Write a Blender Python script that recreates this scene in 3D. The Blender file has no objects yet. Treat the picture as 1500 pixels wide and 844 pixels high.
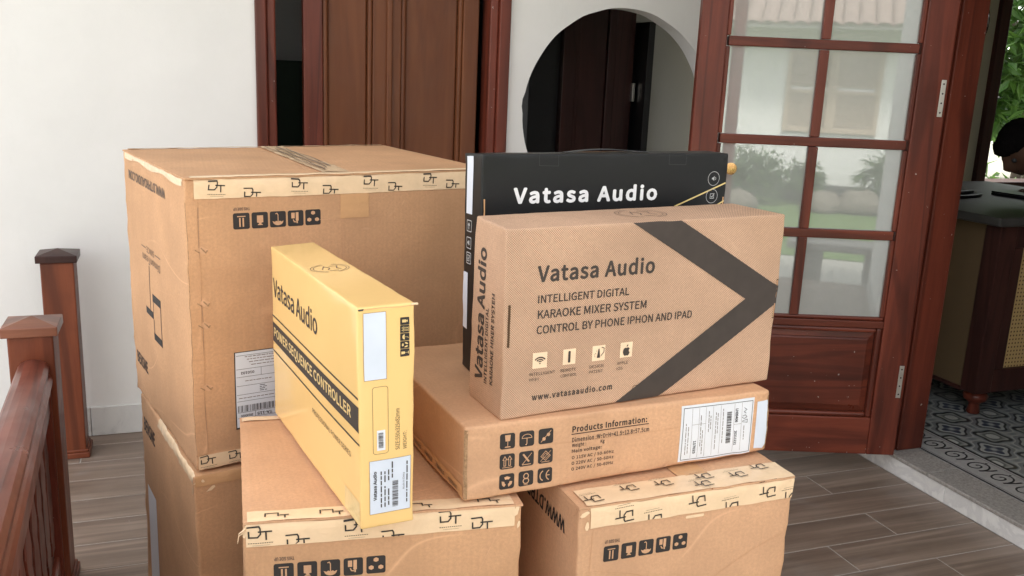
import bpy, bmesh, math, random
from mathutils import Vector, Matrix, noise
from mathutils.geometry import tessellate_polygon
random.seed(7)
SC = bpy.context.scene
COL = SC.collection
R = math.radians

# ------------------------------------------------------------------ camera, sky, sun, exposure
EYE = 1.335
def make_camera():
    f, pitch, roll, yaw = 1334.80, R(13.28555), R(2.47065), R(20.38334)
    fw = Vector((math.sin(yaw)*math.cos(pitch), math.cos(yaw)*math.cos(pitch), -math.sin(pitch)))
    rt = Vector((math.cos(yaw), -math.sin(yaw), 0)); up = rt.cross(fw)
    r2 = rt*math.cos(roll) + up*math.sin(roll); u2 = -rt*math.sin(roll) + up*math.cos(roll)
    cd = bpy.data.cameras.new('camera'); cam = bpy.data.objects.new('camera', cd); COL.objects.link(cam)
    cam.matrix_world = Matrix(((r2.x, u2.x, -fw.x, 0), (r2.y, u2.y, -fw.y, 0), (r2.z, u2.z, -fw.z, EYE), (0, 0, 0, 1)))
    cd.sensor_width = 36; cd.lens = f/1500*36; cd.clip_start = .02; cd.clip_end = 500
    SC.camera = cam
make_camera()
SUN_EL, SUN_AZ = R(56), R(20)        # azimuth: direction the light comes from, clockwise from +Y
W = bpy.data.worlds.new('World'); SC.world = W; W.use_nodes = True
nt = W.node_tree; nt.nodes.clear()
sky = nt.nodes.new('ShaderNodeTexSky'); sky.sky_type = 'NISHITA'; sky.sun_disc = False
sky.sun_elevation = SUN_EL; sky.sun_rotation = SUN_AZ; sky.air_density = 1.2; sky.dust_density = 3.0
hs = nt.nodes.new('ShaderNodeHueSaturation'); hs.inputs['Saturation'].default_value = .14
bg = nt.nodes.new('ShaderNodeBackground'); bg.inputs['Strength'].default_value = .15
ow = nt.nodes.new('ShaderNodeOutputWorld')
nt.links.new(sky.outputs[0], hs.inputs['Color']); nt.links.new(hs.outputs[0], bg.inputs[0]); nt.links.new(bg.outputs[0], ow.inputs[0])
sl = bpy.data.lights.new('sun', 'SUN'); sl.energy = 1.5; sl.angle = R(10); sl.color = (1, .95, .88)
so = bpy.data.objects.new('sun', sl); COL.objects.link(so)
sd = Vector((math.sin(SUN_AZ)*math.cos(SUN_EL), math.cos(SUN_AZ)*math.cos(SUN_EL), math.sin(SUN_EL)))
so.rotation_euler = sd.to_track_quat('Z', 'Y').to_euler(); so.location = (0, 0, 8)
SC.view_settings.view_transform = 'Standard'; SC.view_settings.look = 'None'
SC.view_settings.exposure = 2.2; SC.view_settings.gamma = 1
SC.cycles.max_bounces = 10; SC.cycles.diffuse_bounces = 6; SC.cycles.transparent_max_bounces = 16

# ------------------------------------------------------------------ materials
class NT:
    def __init__(s, name):
        s.m = bpy.data.materials.new(name); s.m.use_nodes = True
        s.t = s.m.node_tree; s.b = s.t.nodes['Principled BSDF']
    def n(s, kind, **kw):
        x = s.t.nodes.new('ShaderNode'+kind)
        for k, v in kw.items():
            if k in x.inputs and not hasattr(x, k): x.inputs[k].default_value = v
            elif hasattr(x, k): setattr(x, k, v)
            else: x.inputs[k].default_value = v
        return x
    def l(s, a, b): s.t.links.new(a, b)
    def ramp(s, fac, stops):
        r = s.n('ValToRGB'); e = r.color_ramp.elements
        while len(e) < len(stops): e.new(.5)
        for i, (p, c) in enumerate(stops):
            e[i].position = p; e[i].color = (*c, 1) if len(c) == 3 else c
        s.l(fac, r.inputs[0]); return r.outputs[0]
    def mix(s, fac, a, b, mode='MIX'):
        m = s.n('Mix', data_type='RGBA', blend_type=mode)
        for sock, v in ((m.inputs[0], fac), (m.inputs[6], a), (m.inputs[7], b)):
            if hasattr(v, 'links'): s.l(v, sock)
            elif isinstance(v, (tuple, list)): sock.default_value = (*v, 1) if len(v) == 3 else v
            else: sock.default_value = v
        return m.outputs[2]
    def math(s, op, a, b=0.0, c=None):
        m = s.n('Math', operation=op)
        for i, v in enumerate((a, b, c)):
            if v is None: continue
            if hasattr(v, 'links'): s.l(v, m.inputs[i])
            else: m.inputs[i].default_value = v
        return m.outputs[0]
    def coord(s, which='Object', scale=(1, 1, 1), rot=(0, 0, 0), loc=(0, 0, 0)):
        t = s.n('TexCoord'); mp = s.n('Mapping'); mp.inputs['Scale'].default_value = scale
        mp.inputs['Rotation'].default_value = rot; mp.inputs['Location'].default_value = loc
        s.l(t.outputs[which], mp.inputs[0]); return mp.outputs[0]
    def noise(s, v, scale, detail=4, rough=.5, dist=0.0):
        n = s.n('TexNoise'); n.inputs['Scale'].default_value = scale; n.inputs['Detail'].default_value = detail
        n.inputs['Roughness'].default_value = rough; n.inputs['Distortion'].default_value = dist
        if v is not None: s.l(v, n.inputs['Vector'])
        return n.outputs[0]
    def bump(s, h, strength=.2, dist=.002, prev=None):
        b = s.n('Bump'); b.inputs['Strength'].default_value = strength; b.inputs['Distance'].default_value = dist
        s.l(h, b.inputs['Height'])
        if prev is not None: s.l(prev, b.inputs['Normal'])
        s.l(b.outputs[0], s.b.inputs['Normal']); return b.outputs[0]
    def base(s, c, rough=.5, spec=None):
        if hasattr(c, 'links'): s.l(c, s.b.inputs['Base Color'])
        else: s.b.inputs['Base Color'].default_value = (*c, 1)
        if hasattr(rough, 'links'): s.l(rough, s.b.inputs['Roughness'])
        else: s.b.inputs['Roughness'].default_value = rough
        if spec is not None: s.b.inputs['Specular IOR Level'].default_value = spec
        return s.m

def plain(name, c, rough=.6, spec=.4, vary=.08, scale=40):
    t = NT(name); v = t.coord()
    n = t.noise(v, scale, 3)
    col = t.mix(t.ramp(n, [(.3, (0, 0, 0)), (.7, (1, 1, 1))]), tuple(x*(1-vary) for x in c), tuple(min(1, x*(1+vary)) for x in c))
    return t.base(col, rough, spec)

def kraft(name, c, halftone=False, wear=1.0):
    t = NT(name); uv = t.coord('UV'); ob = t.coord()
    big = t.noise(ob, 5, 5, .6); fib = t.noise(uv, 190, 4, .75)
    dark = tuple(x*.82 for x in c); lite = tuple(min(1, x*1.14) for x in c)
    col = t.mix(t.ramp(big, [(.3, (0, 0, 0)), (.72, (1, 1, 1))]), dark, lite)
    col = t.mix(t.math('MULTIPLY', t.ramp(fib, [(.38, (0, 0, 0)), (.62, (1, 1, 1))]), .38), col, tuple(x*.70 for x in c))
    wv = t.n('TexWave', wave_type='BANDS', bands_direction='X'); wv.inputs['Scale'].default_value = 26; wv.inputs['Distortion'].default_value = 1.2; t.l(uv, wv.inputs['Vector'])
    col = t.mix(t.math('MULTIPLY', wv.outputs['Fac'], .10*wear), col, tuple(x*.72 for x in c))
    ln = t.noise(t.coord('UV', (1.2, 3.2, 1), (0, 0, .75), (1.7, .4, 0)), 1.6, 1, .4, .15)
    lm = t.noise(t.coord('Object', loc=(9, 4, 2)), 4.5, 2, .5)
    col = t.mix(t.math('MULTIPLY', t.math('MULTIPLY', t.ramp(ln, [(.494, (0, 0, 0)), (.50, (1, 1, 1)), (.506, (0, 0, 0))]), t.ramp(lm, [(.50, (0, 0, 0)), (.62, (1, 1, 1))])), .45*wear), col, tuple(min(1, x*1.35+.04) for x in c))
    # pale scuffs where the liner has been scratched
    sc = t.coord('UV', (9, 34, 1), (0, 0, .7)); sn = t.noise(sc, 1.3, 6, .62, .6)
    scf = t.math('MULTIPLY', t.ramp(sn, [(.68, (0, 0, 0)), (.74, (1, 1, 1))]), .34*wear)
    col = t.mix(scf, col, tuple(min(1, x*1.45+.05) for x in c))
    st = t.noise(t.coord('Object', (1, 1, 1), loc=(3, 1, 2)), 2.6, 3, .5)
    col = t.mix(t.math('MULTIPLY', t.ramp(st, [(.58, (0, 0, 0)), (.75, (1, 1, 1))]), .22), col, (c[0]*.6, c[1]*.55, c[2]*.42))
    if halftone:
        sx = t.n('SeparateXYZ'); t.l(t.coord('UV'), sx.inputs[0])
        k = 2*math.pi/.0037
        a = t.math('SINE', t.math('MULTIPLY', sx.outputs[0], k)); b = t.math('SINE', t.math('MULTIPLY', sx.outputs[1], k))
        d = t.math('MULTIPLY', a, b)
        msk = t.ramp(d, [(.0, (0, 0, 0)), (.12, (1, 1, 1))])
        col = t.mix(t.math('MULTIPLY', msk, .62), col, (.085, .06, .045))
    # flutes of the corrugated board showing through, and soft creases
    fx = t.n('TexWave', wave_type='BANDS', bands_direction='X', wave_profile='SIN')
    fx.inputs['Scale'].default_value = 42; fx.inputs['Distortion'].default_value = .4; t.l(uv, fx.inputs['Vector'])
    b1 = t.bump(fx.outputs['Fac'], .10, .0006)
    cr = t.noise(t.coord('UV', (2, 6, 1), (0, 0, -.5)), 1.6, 2, .5, .4)
    b2 = t.bump(t.ramp(cr, [(.47, (0, 0, 0)), (.50, (1, 1, 1)), (.53, (0, 0, 0))]), .12*wear, .0014, b1)
    b3 = t.bump(big, .7, .007, b2); t.bump(fib, .28, .0006, b3)
    return t.base(col, .72, .3)

def tape_mat(name, c, rough=.28, relief=1.0):
    t = NT(name); ob = t.coord()
    n = t.noise(ob, 26, 4, .6, .4); w = t.noise(t.coord('Object', (30, 30, 190)), 1, 3, .6)
    col = t.mix(t.ramp(n, [(.35, (0, 0, 0)), (.7, (1, 1, 1))]), tuple(x*(1-.10*relief) for x in c), c)
    b1 = t.bump(n, .5*relief, .0025); t.bump(w, .25*relief, .0008, b1)
    return t.base(col, rough, .35)

def wood(name, c1, c2, axis='Z', rough=.33, grain=1.0, dark=(.014, .006, .006), specks=0.0):
    t = NT(name)
    s = {'X': (.9, 12, 12), 'Y': (12, .9, 12), 'Z': (12, 12, .9)}[axis]
    v = t.coord('Object', s); rnd = t.n('ObjectInfo').outputs['Random']
    ad = t.n('VectorMath', operation='ADD'); cx = t.n('CombineXYZ')
    t.l(t.math('MULTIPLY', rnd, 37.0), cx.inputs[0]); t.l(t.math('MULTIPLY', rnd, 19.0), cx.inputs[2])
    t.l(v, ad.inputs[0]); t.l(cx.outputs[0], ad.inputs[1]); v = ad.outputs[0]
    g = t.noise(v, .9, 5, .6, .9); fine = t.noise(v, 7.5, 4, .7)
    fig = t.noise(v, .33, 2, .5, .6)
    # flame figure: rings of a stretched noise field
    rings = t.math('SINE', t.math('MULTIPLY', fig, 60.0))
    col = t.mix(t.ramp(g, [(.32, (0, 0, 0)), (.68, (1, 1, 1))]), c1, c2)
    col = t.mix(t.math('MULTIPLY', t.ramp(rings, [(.55, (0, 0, 0)), (.95, (1, 1, 1))]), .34*grain), col, dark)
    col = t.mix(t.math('MULTIPLY', t.ramp(fine, [(.40, (0, 0, 0)), (.70, (1, 1, 1))]), .16*grain), col, dark)
    blot = t.noise(t.coord('Object', loc=(5, 2, 1)), 3.2, 3, .5)
    col = t.mix(t.math('MULTIPLY', t.ramp(blot, [(.50, (0, 0, 0)), (.72, (1, 1, 1))]), .40*grain), col, tuple(x*.45 for x in c1))
    if specks:
        sp = t.noise(t.coord(), 75, 2, .5)
        col = t.mix(t.math('MULTIPLY', t.ramp(sp, [(.755, (0, 0, 0)), (.77, (1, 1, 1))]), specks), col, (.55, .50, .46))
    r = t.ramp(t.noise(t.coord(), 9, 4), [(.3, (rough*.8,)*3), (.7, (min(1, rough*1.3),)*3)])
    t.bump(fine, .12, .0006)
    t.b.inputs['Coat Weight'].default_value = .12; t.b.inputs['Coat Roughness'].default_value = .22
    return t.base(col, r, .25)

def plaster(name, c):
    t = NT(name); ob = t.coord()
    n = t.noise(ob, 3.0, 5, .55); f = t.noise(ob, 160, 3, .6); mid = t.noise(ob, 14, 4, .6)
    col = t.mix(t.ramp(n, [(.35, (0, 0, 0)), (.7, (1, 1, 1))]), tuple(x*.94 for x in c), c)
    st = t.noise(t.coord('Object', (6, 6, 1.2)), 1.5, 5, .65)
    col = t.mix(t.math('MULTIPLY', t.ramp(st, [(.60, (0, 0, 0)), (.78, (1, 1, 1))]), .16), col, tuple(x*.72 for x in c))
    b = t.bump(mid, .22, .005); t.bump(f, .32, .0010, b)
    return t.base(col, .85, .2)

def floor_tile():
    t = NT('wood_look_tile'); oi = t.n('ObjectInfo')
    v = t.coord('Object', (1.4, 26, 8)); ad = t.n('VectorMath', operation='ADD'); cx = t.n('CombineXYZ')
    t.l(t.math('MULTIPLY', oi.outputs['Random'], 61.0), cx.inputs[0]); t.l(t.math('MULTIPLY', oi.outputs['Random'], 23.0), cx.inputs[1])
    t.l(v, ad.inputs[0]); t.l(cx.outputs[0], ad.inputs[1])
    g = t.noise(ad.outputs[0], 1.0, 6, .6, .6); big = t.noise(ad.outputs[0], .35, 3, .5, 1.0)
    col = t.ramp(g, [(.30, (.140, .096, .070)), (.50, (.235, .168, .128)), (.70, (.39, .295, .232))])
    col = t.mix(t.math('MULTIPLY', big, .6), col, (.18, .14, .11))
    geo = t.n('NewGeometry'); mp = t.n('Mapping'); t.l(geo.outputs['Position'], mp.inputs[0])
    dn = t.noise(mp.outputs[0], 3.0, 7, .72, .5)
    dust = t.math('MULTIPLY', t.ramp(dn, [(.54, (0, 0, 0)), (.74, (1, 1, 1))]), .30)
    col = t.mix(dust, col, (.38, .35, .33))
    fn = t.noise(mp.outputs[0], 70, 3, .6)
    col = t.mix(t.math('MULTIPLY', t.ramp(fn, [(.70, (0, 0, 0)), (.74, (1, 1, 1))]), .35), col, (.42, .39, .36))
    rg = t.ramp(dn, [(.35, (.30,)*3), (.65, (.52,)*3)])
    t.bump(g, .15, .0006)
    return t.base(col, rg, .5)

def stone(name, c, scale=90, amt=.35, rough=.45):
    t = NT(name); ob = t.coord()
    n = t.noise(ob, scale, 4, .8); m = t.noise(ob, 5, 4)
    col = t.mix(t.ramp(n, [(.40, (0, 0, 0)), (.62, (1, 1, 1))]), tuple(x*(1-amt) for x in c), c)
    col = t.mix(t.math('MULTIPLY', m, .25), col, tuple(x*.8 for x in c))
    return t.base(col, rough, .4)

def marble(name, k=1.0):
    t = NT(name); ob = t.coord()
    n = t.noise(ob, 5, 7, .62, 1.6)
    col = t.ramp(n, [(.36, tuple(k*x for x in (.80, .79, .76))), (.48, tuple(k*x for x in (.70, .69, .68))), (.54, tuple(k*x for x in (.82, .81, .79))), (.7, tuple(k*x for x in (.88, .87, .84)))])
    return t.base(col, .25, .5)

def pattern_tile():
    # cement tile: ogee lattice with star blossoms, printed flat
    t = NT('patterned_cement_tile'); geo = t.n('NewGeometry'); sp = t.n('SeparateXYZ'); t.l(geo.outputs['Position'], sp.inputs[0])
    P = .2
    x = t.math('MULTIPLY', t.math('ADD', sp.outputs[0], -.055), 2*math.pi/P); y = t.math('MULTIPLY', sp.outputs[1], 2*math.pi/P)
    cx = t.math('COSINE', x); cy = t.math('COSINE', y)
    f = t.math('ADD', cx, cy)                                   # ogee cells
    g = t.math('MULTIPLY', t.math('COSINE', t.math('MULTIPLY', x, 2)), t.math('COSINE', t.math('MULTIPLY', y, 2)))
    h = t.math('ADD', f, t.math('MULTIPLY', g, .45))
    fac = t.math('MULTIPLY', t.math('ADD', h, 2.5), .2)
    col = t.ramp(fac, [(.0, (.03, .045, .09)), (.17, (.03, .045, .09)), (.19, (.42, .44, .42)), (.27, (.40, .42, .40)), (.29, (.02, .025, .035)),
                       (.36, (.02, .025, .035)), (.38, (.20, .22, .23)), (.50, (.24, .25, .25)), (.52, (.45, .46, .44)), (.60, (.16, .19, .20)),
                       (.62, (.02, .025, .03)), (.68, (.02, .025, .03)), (.70, (.36, .37, .34)), (.84, (.10, .12, .12)), (.88, (.5, .5, .47))])
    for n in t.t.nodes:
        if n.bl_idname == 'ShaderNodeValToRGB': n.color_ramp.interpolation = 'LINEAR'
    w = t.noise(geo.outputs['Position'], 30, 4, .6)
    col = t.mix(t.math('MULTIPLY', w, .25), col, (.22, .22, .21))
    return t.base(col, .38, .5)

def rattan():
    t = NT('cane_webbing'); ob = t.coord('Object'); sp = t.n('SeparateXYZ'); t.l(ob, sp.inputs[0])
    k = 2*math.pi/.016
    a = t.math('COSINE', t.math('MULTIPLY', sp.outputs[0], k)); b = t.math('COSINE', t.math('MULTIPLY', sp.outputs[2], k))
    d = t.math('ADD', a, b)
    col = t.ramp(t.math('MULTIPLY', t.math('ADD', d, 2), .25), [(.70, (.52, .35, .15)), (.82, (.10, .05, .02))])
    return t.base(col, .55, .4)

def leafmat(name, a, b):
    t = NT(name); n = t.noise(t.coord(), 3.0, 3); 
    col = t.mix(t.ramp(n, [(.35, (0, 0, 0)), (.65, (1, 1, 1))]), a, b)
    t.base(col, .45, .4); 
    tr = t.n('BsdfTranslucent'); t.l(col, tr.inputs[0]); mx = t.n('MixShader'); mx.inputs[0].default_value = .4
    out = t.t.nodes['Material Output']; t.l(t.b.outputs[0], mx.inputs[1]); t.l(tr.outputs[0], mx.inputs[2]); t.l(mx.outputs[0], out.inputs[0])
    return t.m

def glass_mat():
    t = NT('door_glass'); out = t.t.nodes['Material Output']
    gl = t.n('BsdfGlossy'); gl.inputs['Color'].default_value = (.90, .94, .92, 1); gl.inputs['Roughness'].default_value = .021
    tr = t.n('BsdfTransparent'); tr.inputs['Color'].default_value = (.62, .66, .64, 1)
    fr = t.n('Fresnel'); fr.inputs['IOR'].default_value = 1.5
    fac = t.math('ADD', t.math('MULTIPLY', fr.outputs[0], .7), .36)
    mx = t.n('MixShader'); t.l(fac, mx.inputs[0]); t.l(tr.outputs[0], mx.inputs[1]); t.l(gl.outputs[0], mx.inputs[2])
    df = t.n('BsdfDiffuse'); df.inputs['Color'].default_value = (.47, .48, .455, 1)      # even grey veil mixed in to imitate milky, washed-out reflections
    dn = t.ramp(t.noise(t.coord(), 6, 5, .7), [(.3, (.50,)*3), (.7, (.55,)*3)])
    m2 = t.n('MixShader'); t.l(dn, m2.inputs[0]); t.l(mx.outputs[0], m2.inputs[1]); t.l(df.outputs[0], m2.inputs[2])
    t.l(m2.outputs[0], out.inputs[0]); return t.m

def metal(name, c, rough=.35):
    t = NT(name); t.b.inputs['Metallic'].default_value = 1
    n = t.noise(t.coord(), 60, 4)
    return t.base(c, t.ramp(n, [(.3, (rough*.7,)*3), (.7, (rough*1.3,)*3)]))

M = dict(
    kraft=kraft('kraft_board', (.61, .345, .185)),
    kraft2=kraft('pale_kraft_board', (.65, .375, .215), wear=.7),
    halftone=kraft('dotted_kraft_board', (.72, .455, .30), True, .3),
    kraft_plain=kraft('plain_kraft_board', (.42, .255, .16), wear=.4),
    edge=plain('raw_board_edge', (.36, .22, .12), .85, .2, .3, 300),
    slit=plain('cut_shadow_paper', (.10, .06, .035), .9, .1),
    yellow=tape_mat('yellow_coated_card', (.89, .585, .235), .14, .12),
    blackcard=tape_mat('black_coated_card', (.007, .008, .009), .46, .3),
    tape=tape_mat('cream_printed_tape', (.88, .645, .41), .24),
    tan=tape_mat('brown_packing_tape', (.66, .38, .19), .25),
    clear=tape_mat('yellowed_clear_tape', (.84, .62, .30), .16),
    ink=plain('dark_print', (.035, .030, .028), .6, .3),
    ink2=plain('brown_black_print', (.060, .047, .040), .65, .3),
    inkf=plain('faded_print', (.16, .11, .08), .65, .3),
    white=plain('white_print', (.82, .82, .82), .5, .3),
    paper=plain('white_label_paper', (.74, .76, .80), .45, .4, .03, 20),
    greyprint=plain('grey_white_print', (.50, .50, .50), .6, .3), bluepaper=plain('pale_blue_label_paper', (.66, .71, .80), .45, .4, .03, 20),
    gold=plain('gold_print', (.72, .55, .22), .35, .6),
    yprint=plain('yellow_print', (.78, .56, .24), .4, .4),
    wood=wood('red_brown_stained_wood', (.085, .019, .011), (.200, .044, .024), 'Z', .36, 1.0, specks=.5),
    woodx=wood('red_brown_stained_wood_horizontal', (.090, .020, .011), (.225, .050, .026), 'X', .34, 1.0, specks=.5),
    woody=wood('red_brown_handrail_wood', (.11, .028, .018), (.24, .066, .040), 'Y', .34),
    oldwood=wood('brown_door_wood', (.100, .029, .010), (.175, .058, .020), 'Z', .45, .22),
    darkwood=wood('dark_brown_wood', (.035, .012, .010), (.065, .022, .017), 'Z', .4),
    capw=wood('orange_brown_cap_wood', (.16, .055, .032), (.27, .105, .06), 'X', .34),
    post=wood('chestnut_post_wood', (.14, .034, .014), (.22, .060, .026), 'Z', .42),
    wall=plaster('white_plaster', (.80, .785, .76)),
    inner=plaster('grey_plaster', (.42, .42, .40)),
    cream=plaster('brown_side_panel', (.135, .088, .046)),
    cream_wall=plaster('beige_plaster', (.40, .37, .27)),
    tile=floor_tile(), grout=stone('grout', (.50, .46, .42), 120, .2, .8),
    marble=marble('white_marble'), granite=stone('speckled_stone', (.44, .41, .38), 110, .4, .45),
    ptile=pattern_tile(), border=stone('border_tile_ground', (.44, .43, .42), 60, .12, .35), bink=plain('tile_ink', (.018, .02, .025), .4, .5),
    rattan=rattan(), glass=glass_mat(), steel=metal('dull_steel', (.62, .60, .56), .38), brass=metal('aged_brass', (.55, .34, .14), .3),
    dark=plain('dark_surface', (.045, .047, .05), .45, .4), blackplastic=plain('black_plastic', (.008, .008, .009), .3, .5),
    slate=plain('grey_desk_top', (.050, .047, .044), .42, .4, .12, 12),
    roof=stone('terracotta_roof', (.36, .27, .23), 40, .3, .7), shut=plain('beige_shutter_paint', (.50, .40, .31), .5, .4),
    leaf=leafmat('tree_leaf', (.034, .095, .016), (.095, .18, .035)), leaf2=leafmat('shrub_leaf', (.06, .12, .035), (.12, .20, .06)), patch=plain('icon_patch', (.90, .66, .45), .6, .3), skirt=marble('grey_marble', .80), greenreflection=plain('dark_green_reflection_tone', (.010, .022, .012), .6, .2),
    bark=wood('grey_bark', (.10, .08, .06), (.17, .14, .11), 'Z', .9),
    grass=stone('lawn', (.12, .20, .05), 30, .4, .9), boulder=stone('rounded_stone', (.19, .165, .13), 12, .3, .8), hedge=plain('dark_wall_base', (.10, .10, .09), .8),
    ground=stone('pale_ground', (.24, .23, .18), 8, .25, .95), ceil=plaster('white_ceiling', (.78, .77, .75)),
    skin=plain('skin', (.11, .055, .035), .5, .4), hair=plain('black_hair', (.006, .005, .005), .9, .08, .3, 200), cloth=plain('dark_blue_shirt', (.03, .035, .05), .85, .2), trousers=plain('dark_trousers', (.02, .02, .022), .85, .2),
    mirror=metal('mirror_silver', (.80, .86, .90), .03), paving=stone('pale_paving', (.42, .40, .36), 25, .15, .7),
)

# ------------------------------------------------------------------ object helpers
def empty(name, loc=(0, 0, 0), rz=0, label=None, cat=None, group=None, kind=None):
    o = bpy.data.objects.new(name, None); COL.objects.link(o); o.location = loc; o.rotation_euler = (0, 0, rz)
    o.empty_display_size = .05
    return tag(o, label, cat, group, kind)
def tag(o, label=None, cat=None, group=None, kind=None):
    if label: o['label'] = label
    if cat: o['category'] = cat
    if group: o['group'] = group
    if kind: o['kind'] = kind
    return o
class MB:
    def __init__(s): s.v = []; s.f = []; s.uv = []
    def add(s, vs, fs, uvs=None):
        k = len(s.v); s.v += [tuple(v) for v in vs]
        for i, f in enumerate(fs):
            s.f.append([k+j for j in f]); s.uv.append(uvs[i] if uvs else None)
    def box(s, a, b, M4=None):
        x0, y0, z0 = a; x1, y1, z1 = b
        vs = [Vector((x, y, z)) for z in (z0, z1) for y in (y0, y1) for x in (x0, x1)]
        if M4: vs = [M4 @ v for v in vs]
        s.add(vs, [(0, 2, 3, 1), (4, 5, 7, 6), (0, 1, 5, 4), (2, 6, 7, 3), (0, 4, 6, 2), (1, 3, 7, 5)]); return s
    def prism(s, poly, z0, z1, fn=lambda x, y, z: (x, y, z)):
        n = len(poly); vs = [fn(x, y, z0) for x, y in poly] + [fn(x, y, z1) for x, y in poly]
        s.add(vs, [tuple(reversed(range(n))), tuple(range(n, 2*n))] + [(i, (i+1) % n, n+(i+1) % n, n+i) for i in range(n)]); return s
    def lathe(s, prof, c=(0, 0, 0), n=20, M4=None):
        vs = []; fs = []
        for r, z in prof:
            for i in range(n):
                a = 2*math.pi*i/n; v = Vector((c[0]+r*math.cos(a), c[1]+r*math.sin(a), c[2]+z)); vs.append(M4 @ v if M4 else v)
        m = len(prof)
        for j in range(m-1):
            for i in range(n): fs.append((j*n+i, j*n+(i+1) % n, (j+1)*n+(i+1) % n, (j+1)*n+i))
        fs.append(tuple(reversed(range(n)))); fs.append(tuple((m-1)*n+i for i in range(n)))
        s.add(vs, fs); return s
    def tube(s, pts, r, n=8, taper=None):
        pts = [Vector(p) for p in pts]; vs = []; fs = []
        for j, p in enumerate(pts):
            t = (pts[min(j+1, len(pts)-1)]-pts[max(j-1, 0)]).normalized()
            a = t.orthogonal().normalized() if j == 0 else (a - t*(a.dot(t))).normalized()
            b = t.cross(a); rr = r if taper is None else r*(1-(1-taper)*j/(len(pts)-1))
            for i in range(n):
                q = 2*math.pi*i/n; vs.append(p + (a*math.cos(q)+b*math.sin(q))*rr)
        for j in range(len(pts)-1):
            for i in range(n): fs.append((j*n+i, j*n+(i+1) % n, (j+1)*n+(i+1) % n, (j+1)*n+i))
        fs.append(tuple(reversed(range(n)))); fs.append(tuple((len(pts)-1)*n+i for i in range(n)))
        s.add(vs, fs); return s
    def mesh(s, name):
        me = bpy.data.meshes.new(name); me.from_pydata(s.v, [], s.f)
        if any(u for u in s.uv):
            lay = me.uv_layers.new(name='UVMap'); i = 0
            for u in s.uv:
                for c in u: lay.data[i].uv = c; i += 1
        me.update(); return me
    def build(s, name, mat, parent=None, bevel=0, smooth=False, **tg):
        me = s.mesh(name); me.materials.append(mat)
        o = bpy.data.objects.new(name, me); COL.objects.link(o)
        if parent: o.parent = parent
        if bevel:
            m = o.modifiers.new('bevel', 'BEVEL'); m.width = bevel; m.segments = 2; m.limit_method = 'ANGLE'; m.angle_limit = R(35)
        if smooth:
            for p in me.polygons: p.use_smooth = True
        return tag(o, **tg)
def box(name, a, b, mat, parent=None, bevel=.002, **tg):
    a = Vector(a); b = Vector(b); c = Vector(((a.x+b.x)/2, (a.y+b.y)/2, (a.z+b.z)/2))
    o = MB().box(a-c, b-c).build(name, mat, parent, bevel, **tg); o.location = c; return o

import os
SANS = None                                   # Blender's own bundled sans serif, if it is there; its built-in face otherwise
try: SANS = bpy.data.fonts.load(os.path.join(bpy.utils.resource_path('LOCAL'), 'datafiles', 'fonts', 'Noto Sans CJK Regular.woff2'))
except Exception: SANS = None
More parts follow.
